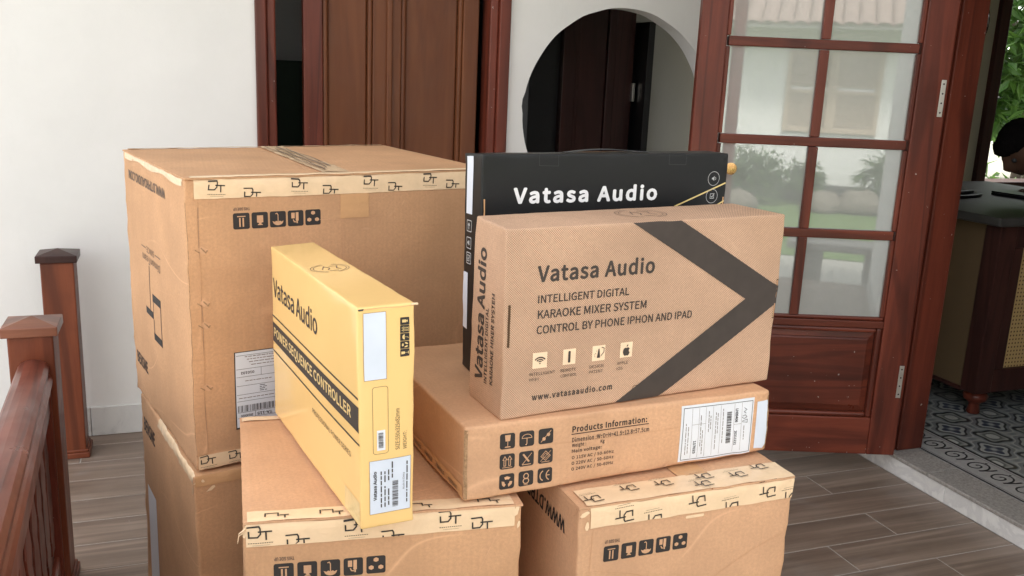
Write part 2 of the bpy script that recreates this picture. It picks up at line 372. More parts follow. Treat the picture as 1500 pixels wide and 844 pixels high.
# ------------------------------------------------------------------ cartons: warped rounded boxes and print that follows them
class Carton:
    def __init__(s, name, hexa, dims, r=.003, bow=.002, amp=.0012, crush=.0012, seed=0, **tg):
        s.h = [Vector(p) for p in hexa]; s.d = dims; s.r = r; s.bow = bow; s.amp = amp; s.crush = crush; s.seed = seed
        s.o = sum((s.h[i] for i in range(4)), Vector())/4; s.o.z = s.h[0].z
        s.root = empty(name, s.o, 0, **tg); s.k = 0
    def world(s, p):
        w, d, h = s.d; x, y, z = p[0]/w, p[1]/d, p[2]/h; q = Vector()
        for i in range(8):
            q += s.h[i]*((x if i & 1 else 1-x)*(y if i & 2 else 1-y)*(z if i & 4 else 1-z))
        return q - s.o
    def surf(s, p, hh=0.0):
        w, d, h = s.d; r = s.r
        q = Vector((min(max(p[0], r), w-r), min(max(p[1], r), d-r), min(max(p[2], r), h-r)))
        v = Vector(p)-q; L = v.length
        n = v/L if L > 1e-9 else Vector((0, 0, 1))
        P = q+n*(r+hh)
        sx = math.sin(math.pi*min(max(p[0]/w, 0), 1)); sy = math.sin(math.pi*min(max(p[1]/d, 0), 1)); sz = math.sin(math.pi*min(max(p[2]/h, 0), 1))
        nz = noise.noise_vector(Vector(p)*3.2+Vector((s.seed*7.1, 0, 0)))*s.amp*1.6
        e = sorted((min(p[0], w-p[0]), min(p[1], d-p[1]), min(p[2], h-p[2])))[1]
        ec = max(0, 1-e/.016)
        nc = noise.noise_vector(Vector(p)*22+Vector((0, s.seed*3.3, 0)))*s.crush*ec*1.8
        nc += noise.noise_vector(Vector(p)*60+Vector((0, s.seed*3.3, 4)))*s.crush*ec*.7
        D = nz+nc
        D += Vector((n.x*sy*sz, n.y*sx*sz, 0))*s.bow
        D.z *= .35 if abs(n.z) > .7 else .7
        return s.world(P+D)
    def loc(s, face, a, c):
        w, d, h = s.d
        return {'front': (a, 0, c), 'left': (0, d-a, c), 'top': (a, c, h), 'right': (w, a, c), 'back': (w-a, d, c), 'bottom': (a, c, 0)}[face]
    def pt(s, face, a, c, hh=0.0): return s.surf(s.loc(face, a, c), hh)
    def body(s, mat, step=.014, holes=()):
        w, d, h = s.d; r = s.r
        def ticks(L):
            t = [0, r*.4, r, .008, .014]; n = max(2, round((L-.028)/step))
            t = t+[.014+(L-.028)*i/n for i in range(1, n)]
            t += [L-.014, L-.008, L-r, L-r*.4, L]
            return sorted(set(round(x, 6) for x in t))
        mb = MB(); idx = {}
        def vid(p):
            k = tuple(round(x, 5) for x in p)
            if k not in idx: idx[k] = len(mb.v); mb.v.append(tuple(s.surf(p)))
            return idx[k]
        for face, A, B in (('front', w, h), ('left', d, h), ('top', w, d), ('right', d, h), ('back', w, h), ('bottom', w, d)):
            ta, tb = ticks(A), ticks(B)
            for i in range(len(ta)-1):
                for j in range(len(tb)-1):
                    q = [(ta[i], tb[j]), (ta[i+1], tb[j]), (ta[i+1], tb[j+1]), (ta[i], tb[j+1])]
                    if face == 'bottom': q.reverse()
                    mb.f.append([vid(s.loc(face, *c)) for c in q]); mb.uv.append([(c[0]+.01, c[1]) for c in q])
        return mb.build('board_body', mat, s.root, smooth=True)
    # ---- flat print
    def nexth(s, parent=None):
        s.k += 1; return (.00045 if parent is None else .00095)+.00004*(s.k % 8)
    def poly(s, name, face, polys, mat, hh=None, parent=None, local=None, sub=.02, **tg):
        """polys: list of 2-D outlines in face metres"""
        hh = s.nexth(parent) if hh is None else hh; mb = MB()
        for P in polys:
            P = [Vector((x, y, 0)) for x, y in P]
            tris = [tuple(range(len(P)))] if len(P) in (3, 4) else tessellate_polygon([P])
            for t in tris:
                pts = [P[i] if isinstance(i, int) else i for i in t]
                mb.add(pts, [tuple(range(len(pts)))])
        me = mb.mesh(name); bm = bmesh.new(); bm.from_mesh(me)
        for _ in range(5):
            es = [e for e in bm.edges if e.calc_length() > sub]
            if not es: break
            bmesh.ops.subdivide_edges(bm, edges=es, cuts=1, use_grid_fill=True)
        bmesh.ops.triangulate(bm, faces=[f for f in bm.faces if len(f.verts) > 4])
        uvl = bm.loops.layers.uv.new('UVMap')
        for f in bm.faces:
            for l in f.loops: l[uvl].uv = (l.vert.co.x, l.vert.co.y)
        up = None
        for v in bm.verts: v.co = s.pt(face, v.co.x, v.co.y, hh)
        bm.normal_update(); bm.to_mesh(me); bm.free(); me.materials.append(mat)
        o = bpy.data.objects.new(name, me); COL.objects.link(o); o.parent = parent or s.root
        for p in me.polygons: p.use_smooth = True
        return tag(o, **tg)
    def sheet(s, name, path, u0, u1, mat, hh=None, thick=.0, step=.012, wob=0.0, seed=0, ends=0.0, parent=None, **tg):
        """tape: path = list of (face,a,c) points across the strip given by a function of u; here path(u)->list"""
        hh = s.nexth() if hh is None else hh; mb = MB(); n = max(2, int(abs(u1-u0)/step)); rows = []
        for i in range(n+1):
            u = u0+(u1-u0)*i/n; row = []
            for (face, a, c) in path(u):
                row.append(s.pt(face, a, c, hh + (wob*max(0, noise.noise(Vector((u*40, c*30+a*30, seed)))) if wob else 0)))
            rows.append(row)
        m = len(rows[0]); vs = [v for r_ in rows for v in r_]; fs = []; 
        for i in range(n):
            for j in range(m-1): fs.append((i*m+j, (i+1)*m+j, (i+1)*m+j+1, i*m+j+1))
        uv = [[(k//m*step, k % m*.01) for k in f] for f in fs]
        mb.add(vs, fs, uv)
        return mb.build(name, mat, s.root if parent is None else parent, smooth=True, **tg)
    def text(s, face, txt, rect, mat, rot=0, bold=.0, strike=0.0, name='lettering', hh=None, parent=None, shear=0, space=1.0, **tg):
        hh = s.nexth(parent) if hh is None else hh
        cu = bpy.data.curves.new('t', 'FONT'); cu.body = txt; cu.offset = min(bold, .012); cu.resolution_u = 3; cu.space_character = space
        cu.fill_mode = 'FRONT'; cu.shear = shear
        if SANS: cu.font = SANS
        to = bpy.data.objects.new('t', cu); COL.objects.link(to)
        bpy.context.view_layer.update()
        me = bpy.data.meshes.new_from_object(to.evaluated_get(bpy.context.evaluated_depsgraph_get()))
        bpy.data.objects.remove(to); bpy.data.curves.remove(cu)
        co = [v.co.copy() for v in me.vertices]
        c, sn = round(math.cos(R(rot))), round(math.sin(R(rot)))
        co = [(p.x*c-p.y*sn, p.x*sn+p.y*c) for p in co]
        x0, x1 = min(p[0] for p in co), max(p[0] for p in co); y0, y1 = min(p[1] for p in co), max(p[1] for p in co)
        bm = bmesh.new(); bm.from_mesh(me)
        bm.verts.ensure_lookup_table()
        for v, p in zip(bm.verts, co):
            v.co = (rect[0]+(p[0]-x0)/(x1-x0)*(rect[2]-rect[0]), rect[1]+(p[1]-y0)/(y1-y0)*(rect[3]-rect[1]), 0)
        bmesh.ops.remove_doubles(bm, verts=bm.verts[:], dist=1e-6)
        es = [e for e in bm.edges if e.calc_length() > .03]
        if es: bmesh.ops.subdivide_edges(bm, edges=es, cuts=1)
        bmesh.ops.triangulate(bm, faces=bm.faces[:])
        for v in bm.verts: v.co.z = hh
        if strike:                                # heavier letters: overprinted copies, each a hair above the last
            g0 = bm.verts[:]+bm.edges[:]+bm.faces[:]; k = 0
            for dx, dy in ((-1, 0), (1, 0), (0, -1), (0, 1), (-.7, -.7), (.7, .7), (-.7, .7), (.7, -.7)):
                k += 1; dd = bmesh.ops.duplicate(bm, geom=g0)
                for v in dd['geom']:
                    if isinstance(v, bmesh.types.BMVert): v.co += Vector((dx*strike, dy*strike, k*.000012))
        for v in bm.verts: v.co = s.pt(face, v.co.x, v.co.y, v.co.z)
        bm.to_mesh(me); bm.free(); me.materials.clear(); me.materials.append(mat)
        o = bpy.data.objects.new(name, me); COL.objects.link(o); o.parent = parent or s.root
        return tag(o, **tg)
    def rect(s, name, face, x0, y0, x1, y1, mat, **k):
        return s.poly(name, face, [[(x0, y0), (x1, y0), (x1, y1), (x0, y1)]], mat, **k)

def stroke(pts, w, closed=False):
    P = [Vector(p) for p in pts]; n = len(P); L = []; Rr = []
    for i in range(n):
        a = P[i-1] if (i > 0 or closed) else None; b = P[(i+1) % n] if (i < n-1 or closed) else None
        d1 = (P[i]-a).normalized() if a is not None else None; d2 = (b-P[i]).normalized() if b is not None else None
        if d1 is None: d1 = d2
        if d2 is None: d2 = d1
        t = d1+d2; t = t.normalized() if t.length > 1e-4 else d1
        nn = Vector((-t.y, t.x)); m = max(.35, nn.dot(Vector((-d1.y, d1.x))))
        L.append(P[i]+nn*w/2/m); Rr.append(P[i]-nn*w/2/m)
    out = []
    for i in range(n if closed else n-1):
        j = (i+1) % n; out.append([tuple(Rr[i]), tuple(Rr[j]), tuple(L[j]), tuple(L[i])])
    return out
def arc(cx, cy, r, a0, a1, n=14, ry=None):
    ry = r if ry is None else ry
    return [(cx+r*math.cos(R(a0+(a1-a0)*i/n)), cy+ry*math.sin(R(a0+(a1-a0)*i/n))) for i in range(n+1)]
def rrect(x0, y0, x1, y1, r):
    return (arc(x1-r, y1-r, r, 0, 90, 4)+arc(x0+r, y1-r, r, 90, 180, 4)+arc(x0+r, y0+r, r, 180, 270, 4)+arc(x1-r, y0+r, r, 270, 360, 4))
def sq(x0, y0, x1, y1): return [(x0, y0), (x1, y0), (x1, y1), (x0, y1)]
# pictograms in a unit square
def ic_up():
    o = []
    for x in (.34, .66):
        o += stroke([(x-.06, .22), (x-.06, .62), (x-.13, .62), (x, .84), (x+.13, .62), (x+.06, .62), (x+.06, .22)], .045, True)
    return o+[sq(.18, .09, .82, .13)]
def ic_bars(): return [sq(.36, .15, .45, .70), sq(.56, .15, .65, .70), sq(.25, .76, .75, .82)]
def ic_glass(): return [[(.32, .90), (.70, .90), (.66, .50), (.36, .50)], sq(.49, .18, .53, .50), [(.30, .10), (.72, .10), (.66, .17), (.36, .17)]]
def ic_crt(): return [sq(.32, .36, .70, .80), [(.40, .36), (.62, .36), (.56, .28), (.46, .28)], [(.34, .20), (.68, .20), (.60, .28), (.42, .28)]]
def ic_umb():
    return [arc(.5, .52, .34, 0, 180, 12, .26)+[(.62, .56), (.5, .52), (.38, .56)]] + stroke([(.5, .50), (.5, .22), (.46, .14), (.38, .14), (.36, .2)], .045)
def ic_umb_out():
    return stroke(arc(.5, .55, .33, 0, 180, 12, .25), .04, True)+stroke([(.5, .55), (.5, .2), (.46, .12), (.40, .14)], .05)
def ic_umb_inv(): return [[(.84, .40), (.70, .34), (.62, .40), (.5, .35), (.38, .40), (.30, .34), (.14, .40)]+arc(.5, .36, .32, 190, 350, 10, .24)]+stroke([(.5, .36), (.5, .78), (.44, .88), (.34, .84)], .05)
def ic_cup(): return [sq(.22, .50, .44, .86), sq(.50, .34, .68, .88), sq(.55, .18, .63, .34)]+stroke([(.34, .42), (.40, .28), (.54, .26)], .06)
def ic_rec():
    o = []
    for k in range(3):
        a = 90+120*k
        o += [[(.5+.36*math.cos(R(a+t))*s_, .48+.36*math.sin(R(a+t))*s_) for t, s_ in ((-42, 1), (0, 1.02), (30, 1.0), (38, .52), (0, .48), (-38, .5))]]
    return o
def ic_rec2():
    o = []
    for k in range(3):
        a = 90+120*k; c = (.5+.29*math.cos(R(a)), .5+.29*math.sin(R(a)))
        o.append([(c[0]+.15*math.cos(R(a+t)), c[1]+.13*math.sin(R(a+t))) for t in (0, 60, 120, 180, 240, 300)])
    return o
def ic_x(extra): return stroke([(.14, .14), (.86, .86)], .045)+extra
def ic_nosun(): return stroke([(.16, .14), (.84, .86)], .04)+[[(x+.12*math.cos(R(a)), y+.12*math.sin(R(a))) for a in range(0, 360, 45)] for x, y in ((.66, .60), (.36, .34))]
def ic_hook(): return stroke([(.2, .12), (.85, .86)], .04)+[sq(.2, .1, .8, .15)]+[[(.22, .80), (.32, .86), (.72, .32), (.62, .26)]]
def ic_stack(): return stroke([(.14, .16), (.86, .84)], .03)+stroke([(.18, .50), (.5, .84), (.82, .50), (.5, .2)], .04, True)+stroke([(.30, .5), (.5, .7), (.7, .5), (.5, .34)], .03, True)+[sq(.22, .1, .78, .14)]
def ic_eight(): return stroke(arc(.5, .66, .16, 0, 350, 12, .18), .06, True)+stroke(arc(.5, .34, .19, 0, 350, 12, .18), .06, True)+[sq(.36, .07, .64, .11)]
def ic_ce(): return stroke(arc(.46, .5, .30, 110, 250, 10, .34), .07)+stroke(arc(.88, .5, .30, 110, 250, 10, .34), .07)+[sq(.62, .47, .82, .53)]
def icon(B, face, x0, y0, x1, y1, sym, bg, fg, rot=0, r=.12, outline=False):
    S = lambda P: [(x0+px*(x1-x0), y0+py*(y1-y0)) for px, py in P]
    b = B.poly('icon', face, [S(rrect(0, 0, 1, 1, r))] if not outline else [S(q) for q in stroke(rrect(.02, .02, .98, .98, r), outline, True)], bg)
    if rot == 180: tr = lambda P: [(1-x, 1-y) for x, y in P]
    elif rot == 90: tr = lambda P: [(1-y, x) for x, y in P]
    elif rot == 270: tr = lambda P: [(y, 1-x) for x, y in P]
    else: tr = lambda P: P
    h0 = B.nexth(b)
    sy = B.poly('symbol', face, [S(tr(P)) for P in sym], fg, hh=h0, parent=b)
    return b
def barcode(B, face, x0, y0, x1, y1, mat, vertical=False, parent=None, n=44, seed=1, name='barcode'):
    rr = random.Random(seed); L = (x1-x0) if not vertical else (y1-y0); t = 0; P = []
    ws = [rr.choice((1, 1, 2, 3)) for _ in range(2*n)]; T = sum(ws)
    for i, w_ in enumerate(ws):
        if i % 2 == 0:
            a, b = t/T*L, (t+w_)/T*L
            P.append(sq(x0+a, y0, x0+b, y1) if not vertical else sq(x0, y0+a, x1, y0+b))
        t += w_
    return B.poly(name, face, P, mat, parent=parent)
def smallprint(B, face, x0, y0, x1, y1, mat, vertical=False, parent=None, seed=1, th=.0013):
    """a line of print too small to read: word-long dashes"""
    rr = random.Random(seed); P = []
    if not vertical:
        x = x0
        while x < x1-.003:
            w_ = min(rr.uniform(.003, .011), x1-x); P.append(sq(x, y0, x+w_, y0+th)); x += w_+.0016
    else:
        y = y0
        while y < y1-.003:
            w_ = min(rr.uniform(.003, .011), y1-y); P.append(sq(x0, y, x0+th, y+w_)); y += w_+.0016
    return B.poly('small_print', face, P, mat, parent=parent)
def dt_logo(B, face, x, y, sc, mat, flip=False, tilt=8, sub=True, clip=None, parent=None, hh=.0022):
    """hollow D with a T hung on it, and a fine line of print under it; x,y = its upper left corner"""
    D = stroke([(0, 0), (.78, .02), (.86, -.12), (.86, -.52), (.66, -.76), (.12, -.76), (.12, -.30)], .105)
    T = [sq(.70, -.41, 1.62, -.305), sq(1.17, -.98, 1.275, -.415)]
    F = [sq(.05+.15*i, -1.20, .05+.15*i+.10, -1.155) for i in range(11)]+[sq(.3, -1.36, 1.45, -1.345)]
    c, s_ = math.cos(R(tilt)), math.sin(R(tilt)); sg = -1 if flip else 1
    def tr(P): return [(x+sg*sc*(px*c-py*s_), y+sg*sc*(px*s_+py*c)) for px, py in P]
    ok = lambda P: clip is None or all(clip[0] <= q[0] <= clip[2] and clip[1] <= q[1] <= clip[3] for q in P)
    def cl(P):
        P = tr(P)
        if clip is None: return P
        return [(min(max(q[0], clip[0]), clip[2]), min(max(q[1], clip[1]), clip[3])) for q in P]
    def area(P): return abs(sum(P[i][0]*P[(i+1) % len(P)][1]-P[(i+1) % len(P)][0]*P[i][1] for i in range(len(P)))/2)
    Dp = [p for p in map(cl, D) if area(p) > 1e-8]; Tp = [p for p in map(cl, T) if area(p) > 1e-8]
    lo = B.poly('printed_logo', face, Dp+Tp, mat, parent=parent, hh=hh) if Dp+Tp else None
    if sub:
        Fp = [p for p in map(cl, F) if area(p) > 1e-9]
        if Fp: B.poly('small_print', face, Fp, mat, parent=parent, hh=hh)
    return lo

def flaps(B, mat, axis='y', over=.0012, t=.0042, gap=.0022, seam=None):
    """two closed outer flaps lying on top of a carton: real slabs with a slot between them"""
    w, d, h = B.d; halves = []
    sm = (w/2 if axis == 'y' else d/2) if seam is None else seam
    rng = [((-over, -over), (sm-gap/2, d+over)), ((sm+gap/2, -over), (w+over, d+over))] if axis == 'y' else [((-over, -over), (w+over, sm-gap/2)), ((-over, sm+gap/2), (w+over, d+over))]
    for k, ((ax, ay), (bx, by)) in enumerate(rng):
        mb = MB(); nx = max(3, int((bx-ax)/.012)); ny = max(3, int((by-ay)/.012)); g = {}
        for lay, z in ((0, h-.0002), (1, h+t-.0006)):
            for i in range(nx+1):
                for j in range(ny+1):
                    x = ax+(bx-ax)*i/nx; y = ay+(by-ay)*j/ny
                    ed = min(i, nx-i, j, ny-j) == 0
                    nz = noise.noise(Vector((x*16+B.seed, y*16, k*3)))*.0008*(1 if lay else .4)
                    ex = noise.noise_vector(Vector((x*45+B.seed, y*45, k)))*(.0007 if ed else .0)
                    g[lay, i, j] = len(mb.v)
                    mb.v.append(tuple(B.world(Vector((x+ex.x, y+ex.y, z+nz-(.0008 if ed and lay else 0))))))
        q = lambda *c: mb.f.append(list(c)) or mb.uv.append([(mb.v[n_][0], mb.v[n_][1]) for n_ in c])
        for i in range(nx):
            for j in range(ny):
                q(g[1, i, j], g[1, i+1, j], g[1, i+1, j+1], g[1, i, j+1]); q(g[0, i, j], g[0, i, j+1], g[0, i+1, j+1], g[0, i+1, j])
        for i in range(nx):
            q(g[0, i, 0], g[0, i+1, 0], g[1, i+1, 0], g[1, i, 0]); q(g[0, i+1, ny], g[0, i, ny], g[1, i, ny], g[1, i+1, ny])
        for j in range(ny):
            q(g[0, 0, j+1], g[0, 0, j], g[1, 0, j], g[1, 0, j+1]); q(g[0, nx, j], g[0, nx, j+1], g[1, nx, j+1], g[1, nx, j])
        mb.build('top_flap', mat, B.root)
    return t

HEX = {
'A': [[0.0099, 1.7153, 0.5682], [0.632, 1.8614, 0.5672], [-0.1121, 2.2337, 0.5672], [0.509, 2.3813, 0.5707], [0.0093, 1.7146, 1.1302], [0.632, 1.8614, 1.1328], [-0.1153, 2.2347, 1.1322], [0.5088, 2.3816, 1.1372]],
'B': [[0.006, 1.721, 0.0], [0.628, 1.863, 0.0], [-0.112, 2.230, 0.0], [0.509, 2.383, 0.0], [0.004, 1.700, 0.562], [0.634, 1.858, 0.562], [-0.104, 2.215, 0.562], [0.511, 2.386, 0.562]],
'C': [[0.0677, 1.237, 0.0], [0.4782, 1.201, 0.0], [0.0899, 1.658, 0.0], [0.513, 1.6194, 0.0], [0.0677, 1.237, 0.6965], [0.4782, 1.201, 0.6900], [0.0899, 1.658, 0.6926], [0.513, 1.6194, 0.6926]],
'D': [[0.5577, 1.1603, 0.0], [0.9587, 1.1713, 0.0], [0.5467, 1.5602, 0.0], [0.9478, 1.5712, 0.0], [0.5577, 1.1603, 0.693], [0.9587, 1.1713, 0.693], [0.5467, 1.5602, 0.693], [0.9478, 1.5712, 0.693]],
'E': [[0.3875, 1.2137, 0.6966], [0.9643, 1.2614, 0.6993], [0.3527, 1.6304, 0.697], [0.9279, 1.6777, 0.697], [0.3862, 1.215, 0.817], [0.9602, 1.2617, 0.8127], [0.3527, 1.6304, 0.8152], [0.9279, 1.6777, 0.8152]],
'F': [[0.4477, 1.2306, 0.8171], [0.9827, 1.3042, 0.8154], [0.4335, 1.3507, 0.8157], [0.9574, 1.43, 0.8172], [0.4458, 1.2303, 1.1133], [0.9827, 1.3046, 1.117], [0.4359, 1.3502, 1.1144], [0.9561, 1.4306, 1.1178]],
'G': [[0.473, 1.4365, 0.8161], [0.9766, 1.4855, 0.8164], [0.4706, 1.5083, 0.8161], [0.9685, 1.559, 0.8161], [0.4729, 1.4365, 1.2024], [0.9766, 1.4856, 1.2046], [0.4639, 1.5096, 1.1976], [0.9685, 1.559, 1.2027]],
'H': [[0.2224, 1.1671, 0.6977], [0.3, 1.1776, 0.6972], [0.152, 1.6501, 0.6980], [0.2281, 1.6613, 0.6975], [0.2152, 1.1696, 1.0213], [0.2968, 1.1802, 1.0233], [0.1502, 1.6487, 1.0151], [0.2278, 1.6614, 1.0196]]}
DIM = {'A': [0.639, 0.5329, 0.5656], 'B': [0.639, 0.5329, 0.562], 'C': [0.4133, 0.4186, 0.693], 'D': [0.4012, 0.4, 0.693], 'E': [0.5772, 0.4175, 0.1182],
       'F': [0.5359, 0.1237, 0.3001], 'G': [0.5059, 0.0744, 0.3878], 'H': [0.0795, 0.4867, 0.3242]}
#__PART2__
# ================================================================== THE PLACE
# floor of the porch: wood-look tiles laid on grout, one object each
fl = box('porch_floor', (-.60, -1.0, -.06), (2.351, 3.39, -.0012), M['grout'], None, 0, kind='structure', label='porch floor of brown wood look tiles with pale grout lines')
PW, PL, Y0 = .1453, .80, 2.4213
pm = None
joints = {0: 2.03, 1: 1.70, 2: 2.04, 3: 1.777, 4: 2.05}
def plank(x0, x1, y0, y1):
    global pm
    g = .0019; full = abs((x1-x0)-PL) < 1e-4 and abs((y1-y0)-PW) < 1e-4
    if full and pm: o = bpy.data.objects.new('floor_tile', pm); COL.objects.link(o)
    else:
        hx, hy = (x1-x0)/2-g, (y1-y0)/2-g
        b_ = .0011
        mb = MB(); z = 0
        vs = [(sx*hx, sy*hy, -.012) for sy in (-1, 1) for sx in (-1, 1)]+[(sx*hx, sy*hy, -b_) for sy in (-1, 1) for sx in (-1, 1)]+[(sx*(hx-b_), sy*(hy-b_), 0) for sy in (-1, 1) for sx in (-1, 1)]
        fs = []
        for a in (0, 4): fs += [(a, a+1, a+5, a+4), (a+3, a+2, a+6, a+7), (a+2, a, a+4, a+6), (a+1, a+3, a+7, a+5)]
        fs.append((8, 9, 11, 10)); mb.add(vs, fs); o = mb.build('floor_tile', M['tile'])
        if full: pm = o.data
    o.location = ((x0+x1)/2, (y0+y1)/2, random.uniform(-.0003, .0003)); o.parent = fl; o.matrix_parent_inverse = fl.matrix_world.inverted()
    o.location = Vector(o.location)-fl.location; o.matrix_parent_inverse = Matrix()
for r in range(-7, 24):
    ya, yb = Y0-(r+1)*PW, Y0-r*PW
    yb = min(yb, 3.388); ya = max(ya, -1.0)
    if yb-ya < .02: continue
    j = joints.get(r, joints[r % 5]-(.23 if r % 2 else 0)); x = j-5*PL
    while x < 2.351:
        a, b_ = max(x, -.60), min(x+PL, 2.351)
        if b_-a > .02: plank(a, b_, ya, yb)
        x += PL

def holed_wall(name, outer, holes, y0, y1, mat, parent=None, axis='y', **tg):
    loops = [outer]+holes; flat = [[Vector((x, z, 0)) for x, z in L] for L in loops]
    tris = tessellate_polygon(flat); allp = [p for L in loops for p in L]; n = len(allp); mb = MB()
    vs = [(x, y0, z) for x, z in allp]+[(x, y1, z) for x, z in allp]
    fs = [tuple(t) for t in tris]+[tuple(n+i for i in reversed(t)) for t in tris]; k = 0
    for L in loops:
        m = len(L); fs += [(k+i, k+(i+1) % m, n+k+(i+1) % m, n+k+i) for i in range(m)]; k += m
    if axis == 'x': vs = [(y, x, z) for x, y, z in vs]
    mb.add(vs, fs); o = mb.build(name, mat, parent, **tg)
    bm = bmesh.new(); bm.from_mesh(o.data); bmesh.ops.recalc_face_normals(bm, faces=bm.faces); bm.to_mesh(o.data); bm.free()
    return o
YW, HW = 3.39, 2.90
circ = []
for i in range(96):
    a = 2*math.pi*i/96; rr = .421+.0035*noise.noise(Vector((math.cos(a)*5, math.sin(a)*5, 2)))+(.006 if 172 < math.degrees(a) < 178 else 0)
    circ.append((1.693+rr*math.cos(a), 1.181+rr*math.sin(a)))
bw = holed_wall('house_wall', [(-5, -.3), (2.36, -.3), (2.36, HW), (-5, HW)], [[(.300, -.01), (1.160, -.01), (1.160, 2.2), (.300, 2.2)], circ], YW, YW+.095, M['wall'],
    label='white plastered house wall with a round opening and a doorway behind the cartons', cat='wall')
for a, b_ in ((-.60, -.33), (-.328, .262), (1.21, 1.80), (1.802, 2.35)):
    box('skirting_tile', (a, YW-.011, .0005), (b_, YW-.0005, .108), M['skirt'], bw, .002)

# brown panelled door in the back wall
dr = empty('panelled_door', (.73, YW, 0), label='brown panelled wooden double door set ajar in the white wall behind the largest carton', cat='door')
def dbox(name, a, b_, mat, bevel=.003, parent=None):
    a = Vector(a)-dr.location; b_ = Vector(b_)-dr.location; return box(name, a, b_, mat, parent or dr, bevel)
dbox('door_jamb', (.268, YW-.022, .0), (.306, YW+.10, 2.22), M['wood'], .005); dbox('door_stop', (.3065, YW-.008, 0), (.338, YW+.09, 2.18), M['wood'], .006)
dbox('door_jamb', (1.158, YW-.022, 0), (1.203, YW+.10, 2.22), M['wood'], .005); dbox('door_stop', (1.124, YW-.008, 0), (1.1575, YW+.09, 2.18), M['wood'], .006)
dbox('door_head', (.3065, YW-.02, 2.181), (1.1575, YW+.10, 2.26), M['woodx'])
LY = YW+.055
def leaf_(x0, x1, st0, st1, dk):
    ls = dbox('door_stile', (x0, LY, .02), (x0+st0, LY+.045, 2.17), M['oldwood'] if not dk else M['wood'], .004)
    dbox('door_stile', (x1-st1, LY, .02), (x1, LY+.045, 2.17), M['oldwood'], .004)
    for z0, z1 in ((.02, .2), (.92, 1.0), (2.05, 2.17)):
        if z0 != .92: dbox('door_rail', (x0+st0+.0005, LY+.002, z0), (x1-st1-.0005, LY+.043, z1), M['woodx'], .003)
    # moulding round the panel, then the raised field
    a, b_ = x0+st0, x1-st1
    dbox('panel_moulding', (a+.0005, LY+.004, .201), (a+.018, LY+.03, 2.049), M['oldwood'], .006); dbox('panel_moulding', (b_-.018, LY+.004, .201), (b_-.0005, LY+.03, 2.049), M['oldwood'], .006)
    dbox('door_panel', (a+.0185, LY+.020, .201), (b_-.0185, LY+.036, 2.049), M['oldwood'], .006)
leaf_(.440, .752, .070, .060, True); leaf_(.7545, 1.100, .045, .062, False)
dbox('meeting_bead', (.742, LY-.014, .02), (.764, LY-.0005, 2.17), M['oldwood'], .005)

# rooms behind the wall
box('green_reflection_panel', (.02, 3.9, .0), (1.2, 3.93, 1.345), M['greenreflection'], None, .004, label='added dark green panel imitating a glass reflection in the gap of the ajar door', cat='board')  # added panel, its dark green standing in for reflective glass in the gap
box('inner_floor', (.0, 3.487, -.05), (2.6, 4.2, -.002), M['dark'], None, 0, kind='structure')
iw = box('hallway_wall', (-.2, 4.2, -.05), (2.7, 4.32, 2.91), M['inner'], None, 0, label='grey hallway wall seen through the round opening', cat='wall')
box('light_block_partition', (1.25, 3.487, -.002), (1.33, 4.199, 2.905), M['dark'], None, 0, label='dark partition added to keep light out behind the doorway, left of the round opening', cat='wall')  # added to block stray light so the space behind the doorway stays dark
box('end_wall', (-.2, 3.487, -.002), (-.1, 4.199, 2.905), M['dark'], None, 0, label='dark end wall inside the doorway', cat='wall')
hd = empty('hallway_door', (1.95, 4.19, 0), label='dark brown inner door standing in the hallway seen through the round opening', cat='door')
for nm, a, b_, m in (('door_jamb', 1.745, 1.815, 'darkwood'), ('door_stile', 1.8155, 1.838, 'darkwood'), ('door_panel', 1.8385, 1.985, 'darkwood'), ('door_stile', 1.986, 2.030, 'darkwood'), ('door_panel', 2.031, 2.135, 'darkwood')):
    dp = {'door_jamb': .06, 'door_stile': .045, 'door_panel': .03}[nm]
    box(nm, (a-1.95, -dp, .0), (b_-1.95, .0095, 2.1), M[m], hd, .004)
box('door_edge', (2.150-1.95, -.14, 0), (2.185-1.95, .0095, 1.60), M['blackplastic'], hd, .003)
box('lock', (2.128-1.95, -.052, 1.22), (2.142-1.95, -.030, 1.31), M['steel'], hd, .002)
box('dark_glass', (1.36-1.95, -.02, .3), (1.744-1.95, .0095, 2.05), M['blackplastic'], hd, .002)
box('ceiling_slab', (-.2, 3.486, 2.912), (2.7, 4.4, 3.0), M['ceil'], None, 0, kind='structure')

# the room on the right, its step and patterned floor
ZF = .073
box('room_floor', (2.362, -.9, -.2), (5.6, 3.949, ZF-.013), M['grout'], None, 0, kind='structure', label='sunken bed of the room floor')
sill = empty('door_step', (2.36, 1.9, 0), label='low white marble step with speckled stone top under the glazed door', cat='step')
for a, b_ in ((-.9, .2), (.202, .9), (.902, 1.5), (1.502, 2.12), (2.122, 2.505), (2.507, 3.388)):
    box('marble_riser', (2.3515-2.36, a-1.9, .0003), (2.3615-2.36, b_-1.9, ZF-.014), M['marble'], sill, .001)
for a, b_ in ((-.9, .3), (.302, 1.5), (1.502, 2.20), (2.202, 3.388)):
    box('stone_tread', (2.3475-2.36, a-1.9, ZF-.0135), (2.4845-2.36, b_-1.9, ZF), M['granite'], sill, .003)
rf = empty('tiled_room_floor', (2.5, 2, ZF), label='room floor of patterned grey blue cement tiles with a scroll border', kind='structure')
bt = MB().box((-.085, -.0993, -.012), (.085, .0993, 0)).mesh('border_tile'); bt.materials.append(M['border'])
sc_ = MB()
def add2(polys, z):
    for P in polys: sc_.add([(x, y, z) for x, y in P], [tuple(range(len(P)))])
add2([sq(-.085, -.0993, -.076, .0993), sq(.074, -.0993, .085, .0993)], .0004)
